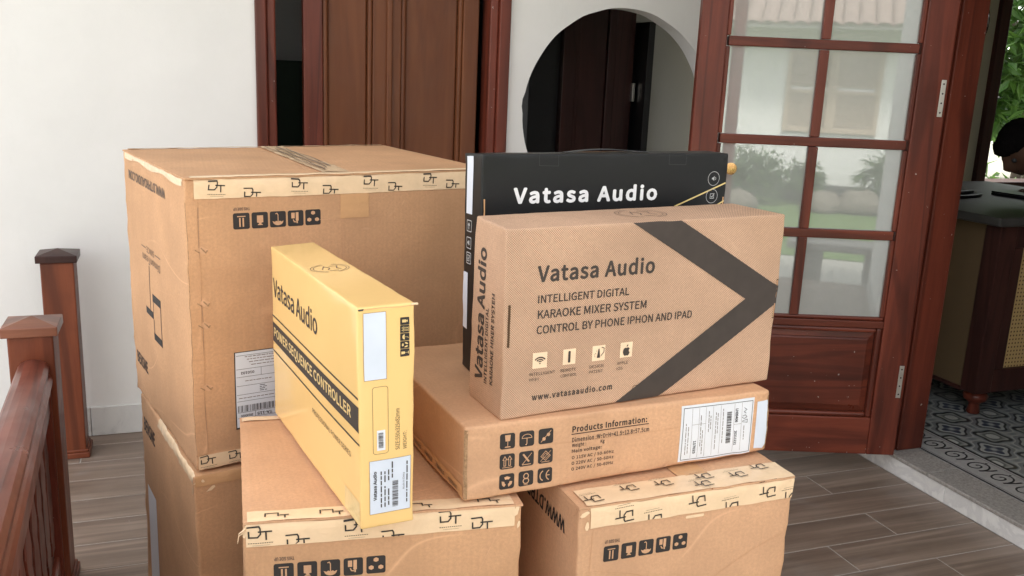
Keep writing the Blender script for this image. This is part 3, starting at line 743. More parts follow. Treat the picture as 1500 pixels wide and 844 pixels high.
for sgn, cy in ((1, -.05), (1, .05)):
    sp = []
    for i in range(26):
        t = i/25; a = R(-120+560*t); r_ = .036*(1-t)+.006
        sp.append((-.004+r_*1.25*math.cos(a), cy+r_*.95*math.sin(a)))
    add2(stroke(sp, .0065), .0005)
    add2(stroke([(-.004+.042*1.25*math.cos(R(-120)), cy+.042*.95*math.sin(R(-120))), (.012, cy-.048), (.036, cy-.050)], .008), .0006)
    add2([[(.046+.005*math.cos(R(k*60)), cy+.006+.005*math.sin(R(k*60))) for k in range(6)]], .0006)
    add2([sq(-.07, cy-.0493, -.068, cy+.0493), sq(.062, cy-.0493, .064, cy+.0493)], .0004)
scm = sc_.mesh('scroll_print'); scm.materials.append(M['bink'])
for i in range(15):
    y = 1.0+.2*i-.05
    if y > 3.3: break
    o = bpy.data.objects.new('border_tile', bt); COL.objects.link(o); o.parent = rf; o.location = (2.5715-2.5, y-2, 0)
    s_ = bpy.data.objects.new('scroll_print', scm); COL.objects.link(s_); s_.parent = o
ptm = MB().box((-.0993, -.0993, -.012), (.0993, .0993, 0)).mesh('cement_tile'); ptm.materials.append(M['ptile'])
for i in range(10):
    for j in range(14):
        o = bpy.data.objects.new('cement_tile', ptm); COL.objects.link(o); o.parent = rf; o.location = (2.757+.2*i-2.5, 1.15+.2*j-2, 0)
# walls of the room
sw = box('porch_side_wall', (2.3645, 2.4705, ZF+.001), (2.49, 3.389, 2.905), M['wall'], None, 0, label='white side wall between the glazed door and the back wall', cat='wall')
box('front_room_wall', (2.3645, -.9, ZF+.001), (2.49, 1.20, 2.905), M['wall'], None, 0, label='white wall of the room nearer than the doorway', cat='wall')
jb = empty('door_frame', (2.42, 2.42, ZF), label='red brown hardwood door frame standing on the stone step right of the glazed door', cat='door frame')
box('frame_post', (2.345-2.42, 2.385-2.42, .0005), (2.380-2.42, 2.470-2.42, 2.12), M['wood'], jb, .004)
box('frame_post', (2.3825-2.42, 2.385-2.42-.006, .0005), (2.495-2.42, 2.4698-2.42, 2.12), M['wood'], jb, .004)
box('frame_post', (2.345-2.42, 1.2005-2.42, .0005), (2.495-2.42, 1.28-2.42, 2.12), M['wood'], jb, .004)
box('frame_head', (2.345-2.42, 1.2005-2.42, 2.1205), (2.495-2.42, 2.4698-2.42, 2.22), M['woody'], jb, .004)
box('wall_over_door', (2.3645, 1.2005, 2.295), (2.49, 2.4698, 2.905), M['wall'], None, 0, label='white wall above the glazed doorway', cat='wall')
fw_ = holed_wall('room_end_wall', [(2.71, -.1), (5.6, -.1), (5.6, 2.905), (2.71, 2.905)], [[(4.225, .80), (5.35, .80), (5.35, 2.15), (4.225, 2.15)]], 3.95, 4.05, M['cream_wall'],
    label='beige end wall of the room with the garden window', cat='wall')
box('east_wall', (5.6, -.9, -.1), (5.7, 4.05, 2.905), M['cream_wall'], None, 0, label='beige far right wall of the room', cat='wall')
box('south_wall', (2.362, -1.0, -.1), (5.7, -.901, 2.905), M['wall'], None, 0, label='white outer wall on the garden side of the room', cat='wall')
wf = empty('garden_window', (4.7, 3.95, .8), label='dark wooden window frame open onto the garden behind the cabinet', cat='window')
box('window_post', (4.200-4.7, -.03, -.0), (4.268-4.7, .11, 1.36), M['darkwood'], wf, .004); box('window_post', (5.26-4.7, -.03, 0), (5.36-4.7, .11, 1.36), M['darkwood'], wf, .004)
box('window_head', (4.2685-4.7, -.03, 1.27), (5.2595-4.7, .11, 1.36), M['darkwood'], wf, .004); box('window_sill', (4.2685-4.7, -.05, 0), (5.2595-4.7, .12, .05), M['darkwood'], wf, .004)
mi = empty('round_mirror', (3.955, 3.935, 1.705), label='round silvery mirror hanging on the beige wall left of the garden window', cat='mirror')
MB().lathe([(.0, -.012), (.172, -.012), (.178, -.006), (.178, .004), (.168, .008), (.166, .004), (0, .0039)], n=48, M4=Matrix.Rotation(R(90), 4, 'X')).build('mirror_glass', M['mirror'], mi)
box('room_ceiling', (2.3, -1.0, 2.91), (5.8, 4.1, 3.0), M['ceil'], None, 0, kind='structure')
pc = box('unseen_porch_roof', (-.65, .9, 2.91), (2.2995, 3.485, 3.0), M['ceil'], None, 0, kind='structure')  # added out of view; its edges set how much sky light reaches the cartons
pp = empty('porch_post', (1.34, -.92, 0), label='slim brown wooden porch post at the garden edge of the porch', cat='post')
box('shaft', (-.04, -.04, 0), (.04, .04, 2.909), M['wood'], pp, .006); box('foot', (-.06, -.06, .0), (.06, .06, .12), M['wood'], pp, .006)

# cabinet in the room
cb = empty('cane_cabinet', (3.58, 3.1, ZF), label='dark wooden cabinet with woven cane door and beige side standing in the room', cat='cabinet')
def cbx(n, a, b_, m, bv=.004): return box(n, Vector(a)-cb.location, Vector(b_)-cb.location, M[m], cb, bv)
cbx('side_panel', (2.922, 2.64, .185), (2.942, 3.55, .85), 'cream'); cbx('side_panel', (3.92, 2.64, .185), (3.94, 3.55, .85), 'cream')
cbx('back_panel', (2.9425, 3.56, .185), (3.9195, 3.58, .85), 'darkwood')
cbx('corner_post', (2.916, 2.565, .175), (3.000, 2.639, .85), 'darkwood'); cbx('corner_post', (3.87, 2.565, .175), (3.945, 2.639, .85), 'darkwood')
cbx('front_rail', (3.0005, 2.570, .76), (3.8695, 2.60, .85), 'darkwood'); cbx('front_rail', (3.0005, 2.570, .175), (3.8695, 2.60, .27), 'darkwood')
cbx('bottom_rail', (2.918, 2.64, .168), (2.950, 3.55, .1845), 'darkwood')
cbx('cane_panel', (3.055, 2.585, .2705), (3.58, 2.592, .7595), 'rattan', 0); cbx('door_stile', (3.0005, 2.572, .2705), (3.0545, 2.60, .7595), 'darkwood'); cbx('door_stile', (3.5805, 2.572, .2705), (3.66, 2.60, .7595), 'darkwood'); cbx('cane_panel', (3.6605, 2.585, .2705), (3.8695, 2.592, .7595), 'rattan', 0)
cbx('cabinet_top', (2.862, 2.530, .8505), (4.00, 3.66, .885), 'slate', .008)
for x, y in ((2.985, 2.62), (2.985, 2.90), (3.90, 2.62), (2.985, 3.5), (3.90, 3.5)):
    MB().lathe([(.0, .001), (.022, .001), (.026, .01), (.020, .04), (.026, .05), (.044, .062), (.048, .078), (.040, .094), (.0, .0945)], (x-3.58, y-3.1, 0)).build('bun_foot', M['wood'], cb, smooth=True)
tr_ = MB(); tr_.prism([(x*.17, y*.06) for x, y in arc(0, 0, 1, 0, 350, 26)], 0, .014).prism([(x*.12, y*.035) for x, y in arc(0, 0, 1, 0, 350, 20)], .0142, .03)
o = tr_.build('pouch', M['blackplastic'], None, .004, label='flat black pouch lying on the left end of the cabinet top', cat='pouch'); o.location = (3.22, 3.10, .8855); o.rotation_euler.z = R(10)
lt = empty('folded_laptop', (3.66, 3.05, .8855), R(6), label='closed flat black laptop lying on the cabinet top by the person', cat='laptop')
box('lower_case', (-.17, -.12, 0), (.17, .12, .011), M['blackplastic'], lt, .004); box('lid', (-.17, -.12, .0115), (.17, .12, .018), M['blackplastic'], lt, .003)

# ------------------------------------------------------------------ the glazed door standing open
gd = empty('glazed_door', (2.325, 2.334, .082), 0, label='red brown glazed door with small panes standing open to the right of the cartons', cat='door')
dv = Vector((-.9427, .3337, 0)); nv = Vector((-.3337, -.9427, 0))
gd.matrix_world = Matrix(((dv.x, -nv.x, 0, 2.325), (dv.y, -nv.y, 0, 2.334), (0, 0, 1, .082), (0, 0, 0, 1)))
# local: x runs from the hinge edge to the free edge, -y faces the porch, z up
def gz(z): return z+1.335-.082
T0, T1 = 0.0, .040
def gb(n, s0, s1, z0, z1, y0=T0, y1=T1, m='wood', bv=.003): return box(n, (s0, y0, gz(z0)), (s1, y1, gz(z1)), M[m], gd, bv)
gb('stile', 0, .098, -1.253, .95); gb('stile', .722, .808, -1.253, .95)
gb('rail', .0985, .7215, -1.253, -1.118, .001, .039, 'woodx'); gb('rail', .0985, .7215, -.795, -.770, .001, .039, 'woodx'); gb('rail', .0985, .7215, .80, .95, .001, .039, 'woodx')
rows = [(-.757, -.492), (-.461, -.194), (-.161, .111), (.145, .425), (.459, .79)]
for z in (-.4765, -.1775, .128, .442): gb('glazing_bar', .106, .7145, z-.015, z+.015, .004, .036, 'woodx', .0035)
for (a, b_) in rows: gb('glazing_bar', .3915, .4215, a-.0005, b_+.0005, .0045, .0355, 'wood', .0025)
for (a, b_) in rows:
    for s0, s1 in ((.112, .392), (.421, .708)):
        p_ = gb('pane', s0-.004, s1+.004, a-.006, b_+.006, .018, .0225, 'glass', 0)
    # beads against the outer stiles
    gb('bead', .0985, .1115, a, b_, .006, .034, 'wood', .0025); gb('bead', .7085, .7215, a, b_, .006, .034, 'wood', .0025)
gb('bead', .0985, .7215, -.7695, -.7575, .006, .034, 'woodx', .005)
# lower panel: moulded frame and raised field
gb('panel_moulding', .0985, .118, -1.1175, -.7955, .004, .034, 'wood', .007); gb('panel_moulding', .702, .7215, -1.1175, -.7955, .004, .034, 'wood', .007)
gb('panel_moulding', .1185, .7015, -1.1175, -1.100, .004, .034, 'woodx', .007); gb('panel_moulding', .1185, .7015, -.812, -.7955, .004, .034, 'woodx', .007)
fld = MB(); a, b_, c, d_ = .119, .701, gz(-1.0995), gz(-.8125)
def ring(i, y): return [(a+i, y, c+i), (b_-i, y, c+i), (b_-i, y, d_-i), (a+i, y, d_-i)]
vs = ring(0, .020)+ring(.020, .016)+ring(.021, .010)+ring(.026, .008)+ring(0, .032)
fs = []
for k in range(3):
    for i in range(4): fs.append((k*4+i, k*4+(i+1) % 4, k*4+4+(i+1) % 4, k*4+4+i))
fs.append((12, 13, 14, 15)); fs += [(16+i, 16+(i+1) % 4, (i+1) % 4, i) for i in range(4)]+[(19, 18, 17, 16)]
fld.add(vs, fs); fld.build('raised_panel', M['woodx'], gd)
for z in (-.023, -.981):
    hp = gb('hinge_plate', .008, .024, z-.058, z+.058, -.0016, -.0002, 'steel', .0006)
    for dz in (-.045, -.015, .015, .045):
        sc = MB().lathe([(0, 0), (.0030, 0), (.0026, .0007), (0, .0009)], n=10, M4=Matrix.Rotation(R(90), 4, 'X')).build('screw', M['dark'], hp); sc.location = (0, -.001, dz)
kn = MB().lathe([(0, 0), (.010, 0), (.010, .02), (.019, .024), (.0195, .030), (.0155, .031), (.0155, .0335), (.0115, .034), (.0115, .0365), (.007, .037), (.007, .039), (0, .0395)], n=28, M4=Matrix.Rotation(R(90), 4, 'X')).build('turned_knob', M['brass'], gd, smooth=False)
kn.location = (.678, 0, gz(-.272))

# ------------------------------------------------------------------ railing on the left
def newel(cx, cy, cm, label):
    t = empty('newel_post', (cx, cy, 0), label=label, cat='post')
    box('shaft', (-.0495, -.0495, .0), (.0495, .0495, .6775), M['post'], t, .004)
    b = MB(); w_ = .0610
    vs = [(sx*w_, sy*w_, .678) for sx, sy in ((-1, -1), (1, -1), (1, 1), (-1, 1))]+[(sx*w_, sy*w_, .701) for sx, sy in ((-1, -1), (1, -1), (1, 1), (-1, 1))]+[(0, 0, .7165)]
    b.add(vs, [(3, 2, 1, 0), (0, 1, 5, 4), (1, 2, 6, 5), (2, 3, 7, 6), (3, 0, 4, 7), (4, 5, 8), (5, 6, 8), (6, 7, 8), (7, 4, 8)])
    b.build('cap', cm, t, .002)
    q = MB(); 
    for i, (e, z0, z1) in enumerate(((.060, .0005, .020), (.055, .0202, .030))): q.box((-e, -e, z0), (e, e, z1))
    q.build('base_moulding', M['post'], t, .003); return t
newel(-.3475, 2.384, M['capw'], 'front wooden newel post with orange brown cap, joined to the handrail')
newel(-.381, 3.243, M['darkwood'], 'rear wooden newel post with dark cap standing by the white wall')
rl = empty('railing', (-.345, 1.3, 0), label='dark red wooden railing with rounded handrail running from the front newel post', cat='railing')
def rp(t, dx=0, dz=0): return Vector((-.345+.067*t+dx+.345, 2.3335-t-1.3, .607+.078*t+dz))
prof = [(-.037, -.055), (.037, -.055), (.040, -.040), (.036, -.028), (.030, -.024), (.034, -.016), (.034, -.004), (.027, .006), (.014, .012), (0, .0135), (-.014, .012), (-.027, .006), (-.034, -.004), (-.034, -.016), (-.030, -.024), (-.036, -.028), (-.040, -.040)]
mb = MB(); N = 14; m_ = len(prof)
for i in range(N+1):
    t = 1.9*i/N; mb.v += [tuple(rp(t, x, z-.0)) for x, z in prof]
for i in range(N):
    for j in range(m_): mb.f.append([i*m_+j, i*m_+(j+1) % m_, (i+1)*m_+(j+1) % m_, (i+1)*m_+j]); mb.uv.append(None)
mb.f += [list(reversed(range(m_))), [N*m_+j for j in range(m_)]]; mb.uv += [None, None]
mb.build('handrail', M['woody'], rl)
def slope_box(t0, t1, x0, x1, z0, z1):
    a = MB(); vs = []
    for t in (t0, t1):
        for z in (z0, z1):
            for x in (x0, x1): vs.append(rp(t, x, z))
    a.add(vs, [(0, 1, 3, 2), (4, 6, 7, 5), (0, 4, 5, 1), (2, 3, 7, 6), (0, 2, 6, 4), (1, 5, 7, 3)]); return a
slope_box(0, 1.9, -.030, .030, -.125, -.0555).build('under_rail', M['woody'], rl, .006)
slope_box(0, 1.9, -.026, .026, -.555, -.50).build('lower_rail', M['woody'], rl, .006)
slope_box(.023, 1.9, -.0045, .0045, -.4995, -.1255).build('gap_darkening_board', M['darkwood'], rl, 0)  # dark board added behind the balusters to darken their gaps
slope_box(.0, .022, -.034, .034, -.607, -.0556).build('end_stile', M['wood'], rl, .004)
for k in range(13):
    t = .085+.135*k; c = rp(t)
    b = MB(); pts = []
    for zz, w_ in ((-.4995, .030), (-.46, .030), (-.45, .040), (-.43, .044), (-.41, .034), (-.38, .046), (-.33, .050), (-.28, .044), (-.255, .034), (-.235, .044), (-.21, .048), (-.18, .036), (-.165, .030), (-.1255, .030)): pts.append((w_, zz))
    pts = [(w_*1.25, zz) for w_, zz in pts]
    out = [(y, z) for y, z in pts]+[(-y, z) for y, z in reversed(pts)]
    b.prism(out, -.013, .013, lambda y, z, x: (c.x+x, c.y+y, c.z+z))
    bl = b.build('carved_baluster', M['wood'], rl, .003)
    b2 = MB(); b2.prism([(y*.55, z*.86-.03) for y, z in out], .0135, .019, lambda y, z, x: (c.x+x, c.y+y, c.z+z)); b2.build('carved_relief', M['wood'], bl, .002)

# ------------------------------------------------------------------ outside: ground, garden, the house across it, trees
def sheet_(name, x0, x1, y0, y1, z, mat, n=1, **tg):
    b = MB(); b.add([(x0, y0, z), (x1, y0, z), (x1, y1, z), (x0, y1, z)], [(0, 1, 2, 3)]); return b.build(name, mat, None, **tg)
sheet_('ground', -150, 150, -150, 150, -.275, M['ground'], kind='structure')
sheet_('paving', -9, -.63, -4.2, 3.38, -.268, M['paving'], kind='structure')
sheet_('paving', -.625, 9, -3.4, -1.02, -.268, M['paving'], kind='structure')
sheet_('lawn', -9, 12, -8.0, -3.41, -.264, M['grass'], kind='structure')
sheet_('lawn', 3.5, 30, 5.4, 9.0, -.262, M['grass'], kind='structure')
oh = empty('house_across_garden', (2, -8, -.27), label='white house with terracotta roof and shuttered window across the garden, mirrored in the glazed door', cat='house')
def ob_(n, a, b_, m, bv=.003, parent=None): return box(n, Vector(a)-oh.location, Vector(b_)-oh.location, M[m], parent or oh, bv)
ob_('wall', (-7, -8.2, -.27), (10, -8.0, 2.15), 'wall', 0); ob_('dark_plinth', (-7, -7.999, -.27), (10, -7.96, -.02), 'hedge', 0)
ob_('eave_board', (-7, -7.42, 2.07), (10, -7.39, 2.15), 'wall', 0); ob_('soffit', (-7, -7.999, 2.12), (10, -7.421, 2.15), 'wall', 0)
tm = MB(); 
for z_off in (0,):
    ring1 = [(.11*math.cos(R(a)), .065*math.sin(R(a))) for a in range(0, 181, 20)]; n_ = len(ring1)
    vs = [(x, .24, z) for x, z in ring1]+[(x*.86, -.24, z*.86+.02) for x, z in ring1]+[(x*.86, .24, z*.8) for x, z in ring1]
    tm.add(vs, [(i, i+1, n_+i+1, n_+i) for i in range(n_-1)]+[(2*n_+i, 2*n_+i+1, i+1, i) for i in range(n_-1)])
tmm = tm.mesh('roof_tile'); tmm.materials.append(M['roof'])
ob_('roof_deck', (-7, -7.44, 2.152), (10, -7.40, 2.165), 'roof', 0)
rd = MB(); rd.add([(-9, .55, 2.42), (8, .55, 2.42), (8, -3.5, 4.2), (-9, -3.5, 4.2)], [(0, 1, 2, 3)]); rd.build('roof_slope', M['roof'], oh)
for i in range(34):
    for j in range(5):
        o = bpy.data.objects.new('roof_tile', tmm); COL.objects.link(o); o.parent = oh
        o.location = (-3.2+.205*i-.0, .48-.40*j*math.cos(R(23.7)), 2.462+.40*j*math.sin(R(23.7))); o.rotation_euler.x = R(-23.7)
for x0 in (1.34, 1.963):
    sh = ob_('shutter', (x0, -7.998, .70), (x0+.06, -7.95, 1.80), 'shut'); 
    ob_('shutter_rail', (x0+.061, -7.997, .70), (x0+.559, -7.955, .78), 'shut'); ob_('shutter_rail', (x0+.061, -7.997, 1.22), (x0+.559, -7.955, 1.28), 'shut'); ob_('shutter_rail', (x0+.061, -7.997, 1.72), (x0+.559, -7.955, 1.80), 'shut')
    ob_('shutter_stile', (x0+.56, -7.998, .70), (x0+.62, -7.95, 1.80), 'shut')
    lv = MB()
    for k in range(24):
        z = .80+.038*k
        if abs(z-1.25) < .045 or z > 1.70: continue
        lv.box((x0+.062-2, .006, z+.27), (x0+.558-2, .034, z+.27+.022), Matrix.Translation((0, 0, 0)))
    lv.build('louvres', M['shut'], oh, kind='stuff')

def rnd_dir(rr):
    z = rr.uniform(-1, 1); a = rr.uniform(0, 2*math.pi); s_ = math.sqrt(1-z*z); return Vector((s_*math.cos(a), s_*math.sin(a), z))
def foliage(clumps, n, L, Wd, seed):
    rr = random.Random(seed); mb = MB()
    tot = sum(c[1]**2 for c in clumps)
    for c, r_, sq_ in clumps:
        for _ in range(int(n*r_*r_/tot)):
            p = Vector(c)+rnd_dir(rr)*(r_*(rr.random()**.45))*1.0; p.z = c[2]+(p.z-c[2])*sq_
            d = (rnd_dir(rr)+Vector((0, 0, -.35))).normalized(); s_ = d.orthogonal().normalized(); s_ = Matrix.Rotation(rr.uniform(0, 6.28), 3, d) @ s_
            l = L*rr.uniform(.6, 1.25); w_ = Wd*rr.uniform(.7, 1.2); nn = d.cross(s_)*w_*.25
            mb.add([p, p+d*l*.45+s_*w_/2+nn, p+d*l, p+d*l*.45-s_*w_/2+nn], [(0, 1, 2), (0, 2, 3)])
    return mb
def tree(name, base, trunk_pts, limbs, clumps, n, L, Wd, mat, label, seed=1, rad=.12, cat='tree', group=None):
    t = empty(name, base, label=label, cat=cat, group=group); b = Vector(base)
    MB().tube([Vector(p) for p in trunk_pts], rad, 10, .4).build('trunk', M['bark'], t, smooth=True)
    for l_ in limbs: MB().tube([Vector(p) for p in l_], rad*.45, 7, .3).build('limb', M['bark'], t, smooth=True)
    foliage(clumps, n, L, Wd, seed).build('crown', mat, t)
    return t
rr = random.Random(4)
cl = [((rr.uniform(-2.0, 2.4), rr.uniform(-1.2, 1.6), rr.uniform(1.5, 4.6)), rr.uniform(.45, .85), .75) for _ in range(34)]
tree('garden_tree', (9.3, 7.9, -.27), [(0, 0, 0), (.1, .1, 1.0), (-.1, .2, 2.0), (.1, .2, 3.4)], [[(0, .1, 1.2), (-.8, 0, 2.0), (-1.6, -.2, 2.6)], [(0, .2, 1.6), (.9, .1, 2.4), (1.7, .3, 3.3)], [(-.1, .2, 2), (-.5, .6, 3), (-.9, .8, 4)]], cl, 16000, .20, .075, M['leaf'], 'leafy green tree in the garden beyond the room window')
cl = [((rr.uniform(-2.5, 2.5), rr.uniform(-1.2, 1.6), rr.uniform(1.0, 4.8)), rr.uniform(.6, 1.0), .8) for _ in range(20)]
tree('garden_tree', (15.5, 13.5, -.27), [(0, 0, 0), (.1, .1, 1.5), (-.1, .2, 3.4)], [[(0, .1, 1.2), (-.8, 0, 2.0), (-1.6, -.2, 2.6)]], cl, 5000, .34, .13, M['leaf'], 'further pale green tree seen past the leafy one through the window', 3)
def shrub(x, y, z, r_, h, label, n=700, L=.10, Wd=.035, mat='leaf2', name='garden_shrub', seed=1, group=None):
    q = random.Random(seed); cs = [((q.uniform(-r_, r_)*.6, q.uniform(-r_, r_)*.5, h*q.uniform(.35, .8)), r_*q.uniform(.45, .65), .9) for _ in range(7)]
    t = empty(name, (x, y, z), label=label, cat='shrub', group=group)
    for k in range(4): MB().tube([(0, 0, 0), (q.uniform(-.5, .5)*r_, q.uniform(-.5, .5)*r_, h*.7)], .012, 6, .4).build('stem', M['bark'], t)
    foliage(cs, n, L, Wd, seed).build('foliage', M[mat], t); return t
shrub(5.25, 4.72, -.27, .42, 1.28, 'young shrub with pointed leaves just outside the window sill', 420, .17, .045, 'leaf', seed=8)
shrub(1.0, -7.3, -.264, .55, .75, 'loose leafy bush against the house across the garden, left of the shutters', 1600, seed=2)
shrub(1.75, -7.5, -.264, .35, .55, 'low bush under the shuttered window', 900, seed=3)
shrub(2.95, -7.3, -.264, .40, 1.05, 'spiky leaved bush right of the shuttered window', 900, .34, .03, seed=5)
for k, (x, y, r_, lb) in enumerate(((2.0, -6.9, .24, 'left'), (2.45, -7.0, .28, 'middle'), (2.98, -6.8, .26, 'right'), (.95, -6.6, .22, 'far left'))):
    b = bmesh.new(); bmesh.ops.create_icosphere(b, subdivisions=3, radius=1)
    for v in b.verts:
        q = v.co.copy(); v.co = Vector((q.x*r_*1.1, q.y*r_*.9, max(q.z, -.25)*r_*.88))*(1+.22*noise.noise(q*1.6+Vector((k*5, 0, 0)))+.06*noise.noise(q*6+Vector((k*5, 0, 0))))
    me = bpy.data.meshes.new('boulder'); b.to_mesh(me); b.free(); me.materials.append(M['boulder'])
    for p in me.polygons: p.use_smooth = True
    o = bpy.data.objects.new('boulder', me); COL.objects.link(o); o.location = (x, y, -.264+r_*.24)
    tag(o, lb+' rounded garden stone on the lawn before the house across', 'stone', 'rounded stones on the lawn')
bn = empty('stone_bench', (2.2, -1.62, -.268), label='pale stone bench at the garden edge, mirrored in the lowest door panes', cat='bench')
box('seat_slab', (-.42, -.16, .40), (.42, .16, .46), M['granite'], bn, .01)
for x in (-.22, .22): box('bench_leg', (x-.07, -.12, 0), (x+.07, .12, .3995), M['granite'], bn, .008)

# ------------------------------------------------------------------ the person bent over the far end of the cabinet
def person():
    t = empty('person', (4.55, 3.05, ZF), label='dark haired person bending over the far end of the cabinet, only the head showing', cat='person')
    J = {'pel': (4.62, 3.18, .96), 'sp': (4.52, 3.20, 1.14), 'ch': (4.36, 3.24, 1.25), 'nk': (4.20, 3.27, 1.235), 'nk2': (4.13, 3.28, 1.215),
         'shl': (4.34, 3.09, 1.20), 'ell': (4.22, 3.02, .99), 'wrl': (4.04, 3.07, .93), 'shr': (4.34, 3.40, 1.20), 'elr': (4.24, 3.47, .99), 'wrr': (4.05, 3.42, .93),
         'hpl': (4.62, 3.09, .92), 'knl': (4.58, 3.07, .52), 'anl': (4.64, 3.07, .13), 'hpr': (4.62, 3.28, .92), 'knr': (4.60, 3.30, .52), 'anr': (4.66, 3.31, .13), 'tol': (4.50, 3.07, .105), 'tor': (4.52, 3.31, .105)}
    J = {k: (v[0]-.165, v[1], v[2]-.075) if k in ('sp', 'ch', 'nk', 'nk2', 'shl', 'ell', 'wrl', 'shr', 'elr', 'wrr') else v for k, v in J.items()}
    for k, dx in (('wrl', .26), ('wrr', .26), ('ell', .16), ('elr', .16)): J[k] = (J[k][0]+dx, J[k][1], J[k][2])
    J = {k: (v[0]-.40, v[1]-.33, v[2]+(.02 if k in ('sp', 'ch', 'nk', 'nk2', 'shl', 'shr') else 0)) for k, v in J.items()}
    for k in ('wrl', 'wrr'): J[k] = (J[k][0], J[k][1], .925)
    for k in ('ell', 'elr'): J[k] = (J[k][0]+.04, J[k][1], 1.0)
    rad = {'pel': .13, 'sp': .125, 'ch': .135, 'nk': .062, 'nk2': .052, 'shl': .062, 'ell': .042, 'wrl': .028, 'shr': .062, 'elr': .042, 'wrr': .028, 'hpl': .09, 'knl': .06, 'anl': .042, 'hpr': .09, 'knr': .06, 'anr': .042, 'tol': .035, 'tor': .035}
    E_ = [('pel', 'sp'), ('sp', 'ch'), ('ch', 'nk'), ('nk', 'nk2'), ('ch', 'shl'), ('shl', 'ell'), ('ell', 'wrl'), ('ch', 'shr'), ('shr', 'elr'), ('elr', 'wrr'), ('pel', 'hpl'), ('hpl', 'knl'), ('knl', 'anl'), ('anl', 'tol'), ('pel', 'hpr'), ('hpr', 'knr'), ('knr', 'anr'), ('anr', 'tor')]
    def skin(name, keys, edges, mat, grow=0, root=0):
        me = bpy.data.meshes.new(name); ks = list(keys)
        me.from_pydata([Vector(J[k])-t.location for k in ks], [(ks.index(a), ks.index(b)) for a, b in edges if a in ks and b in ks], [])
        o = bpy.data.objects.new(name, me); COL.objects.link(o); o.parent = t
        m = o.modifiers.new('skin', 'SKIN'); m.use_smooth_shade = True
        for i, k in enumerate(ks): me.skin_vertices[0].data[i].radius = (rad[k]+grow,)*2
        me.skin_vertices[0].data[root].use_root = True
        o.modifiers.new('sub', 'SUBSURF').levels = 2; o.modifiers[-1].render_levels = 2
        me.materials.append(mat); return o
    skin('body', J.keys(), E_, M['skin'])
    skin('shirt', ['pel', 'sp', 'ch', 'nk', 'shl', 'ell', 'shr', 'elr'], E_, M['cloth'], .012)
    skin('trousers', ['pel', 'hpl', 'knl', 'anl', 'hpr', 'knr', 'anr'], E_, M['trousers'], .012)
    # hands: palm, four fingers and a thumb each, resting on the cabinet top
    for sgn, wr in ((1, 'wrl'), (-1, 'wrr')):
        o0 = Vector(J[wr]); pal = o0+Vector((-.055, 0, -.022)); pts = [o0, pal]; ed = [(0, 1)]; rs = [.026, .026]
        for i, (dy, ln) in enumerate(((-.030, .062), (-.010, .074), (.010, .070), (.029, .056))):
            k = len(pts); b0 = pal+Vector((-.03, dy, 0)); pts += [b0, b0+Vector((-ln*.5, dy*.15, .006)), b0+Vector((-ln, dy*.2, -.010))]; ed += [(1, k), (k, k+1), (k+1, k+2)]; rs += [.0105, .0088, .0075]
        k = len(pts); tb = pal+Vector((.012, .034*sgn, 0)); pts += [tb, tb+Vector((-.030, .026*sgn, -.004)), tb+Vector((-.055, .030*sgn, -.008))]; ed += [(1, k), (k, k+1), (k+1, k+2)]; rs += [.013, .011, .009]
        me = bpy.data.meshes.new('hand'); me.from_pydata([p-t.location for p in pts], ed, []); o = bpy.data.objects.new('hand', me); COL.objects.link(o); o.parent = t
        o.modifiers.new('skin', 'SKIN').use_smooth_shade = True
        for i, r_ in enumerate(rs): me.skin_vertices[0].data[i].radius = (r_, r_)
        o.modifiers.new('sub', 'SUBSURF').levels = 1; o.modifiers[-1].render_levels = 2; me.materials.append(M['skin'])
    # head: local -x is the face
    H = Matrix.Translation(Vector((3.405, 2.955, 1.118))-t.location) @ Matrix.Rotation(R(-8), 4, 'Z') @ Matrix.Rotation(R(-50), 4, 'Y')
    b = bmesh.new(); bmesh.ops.create_icosphere(b, subdivisions=4, radius=1)
    def g(v, c, s_): return math.exp(-((v-Vector(c)).length/s_)**2)
    for v in b.verts:
        n_ = v.co.normalized(); p = Vector((n_.x*.098, n_.y*.074, n_.z*.118))
        if n_.z < -.1: p.x = p.x*(1-.22*max(0, n_.x)) - .012*(-n_.z); p.y *= 1-.30*(-n_.z-.1)
        p.x += -.026*g(n_, (-.98, 0, -.12), .20)-.014*g(n_, (-.95, 0, .04), .16)-.009*g(n_, (-.93, 0, .32), .28)
        p.x += .010*(g(n_, (-.9, .36, .10), .20)+g(n_, (-.9, -.36, .10), .20))
        p.x += -.009*g(n_, (-.90, 0, -.42), .16)-.012*g(n_, (-.72, 0, -.78), .25)
        v.co = H @ p
    me = bpy.data.meshes.new('head'); b.to_mesh(me); b.free(); me.materials.append(M['skin'])
    for p in me.polygons: p.use_smooth = True
    o = bpy.data.objects.new('head', me); COL.objects.link(o); o.parent = t
    b = bmesh.new(); bmesh.ops.create_icosphere(b, subdivisions=5, radius=1)
    for v in b.verts:
        n_ = v.co.normalized(); hl = .42-.62*max(0, n_.x+.15)-(.45 if abs(n_.y) > .80 and n_.x > -.3 else 0)
        k = 1.12+.04*noise.noise(n_*6)+.035*noise.noise(Vector((n_.x*8, n_.y*55, n_.z*30)))+.035*noise.noise(n_*48)
        if n_.z < hl*(.9) and n_.x < .1 or n_.z < -.55: k = .80
        if n_.x < -.55 and n_.z > .42: k += .09
        v.co = H @ Vector((n_.x*.100*k, n_.y*.076*k, n_.z*.118*k))
    me = bpy.data.meshes.new('hair'); b.to_mesh(me); b.free(); me.materials.append(M['hair'])
    for p in me.polygons: p.use_smooth = True
    o = bpy.data.objects.new('hair', me); COL.objects.link(o); o.parent = t
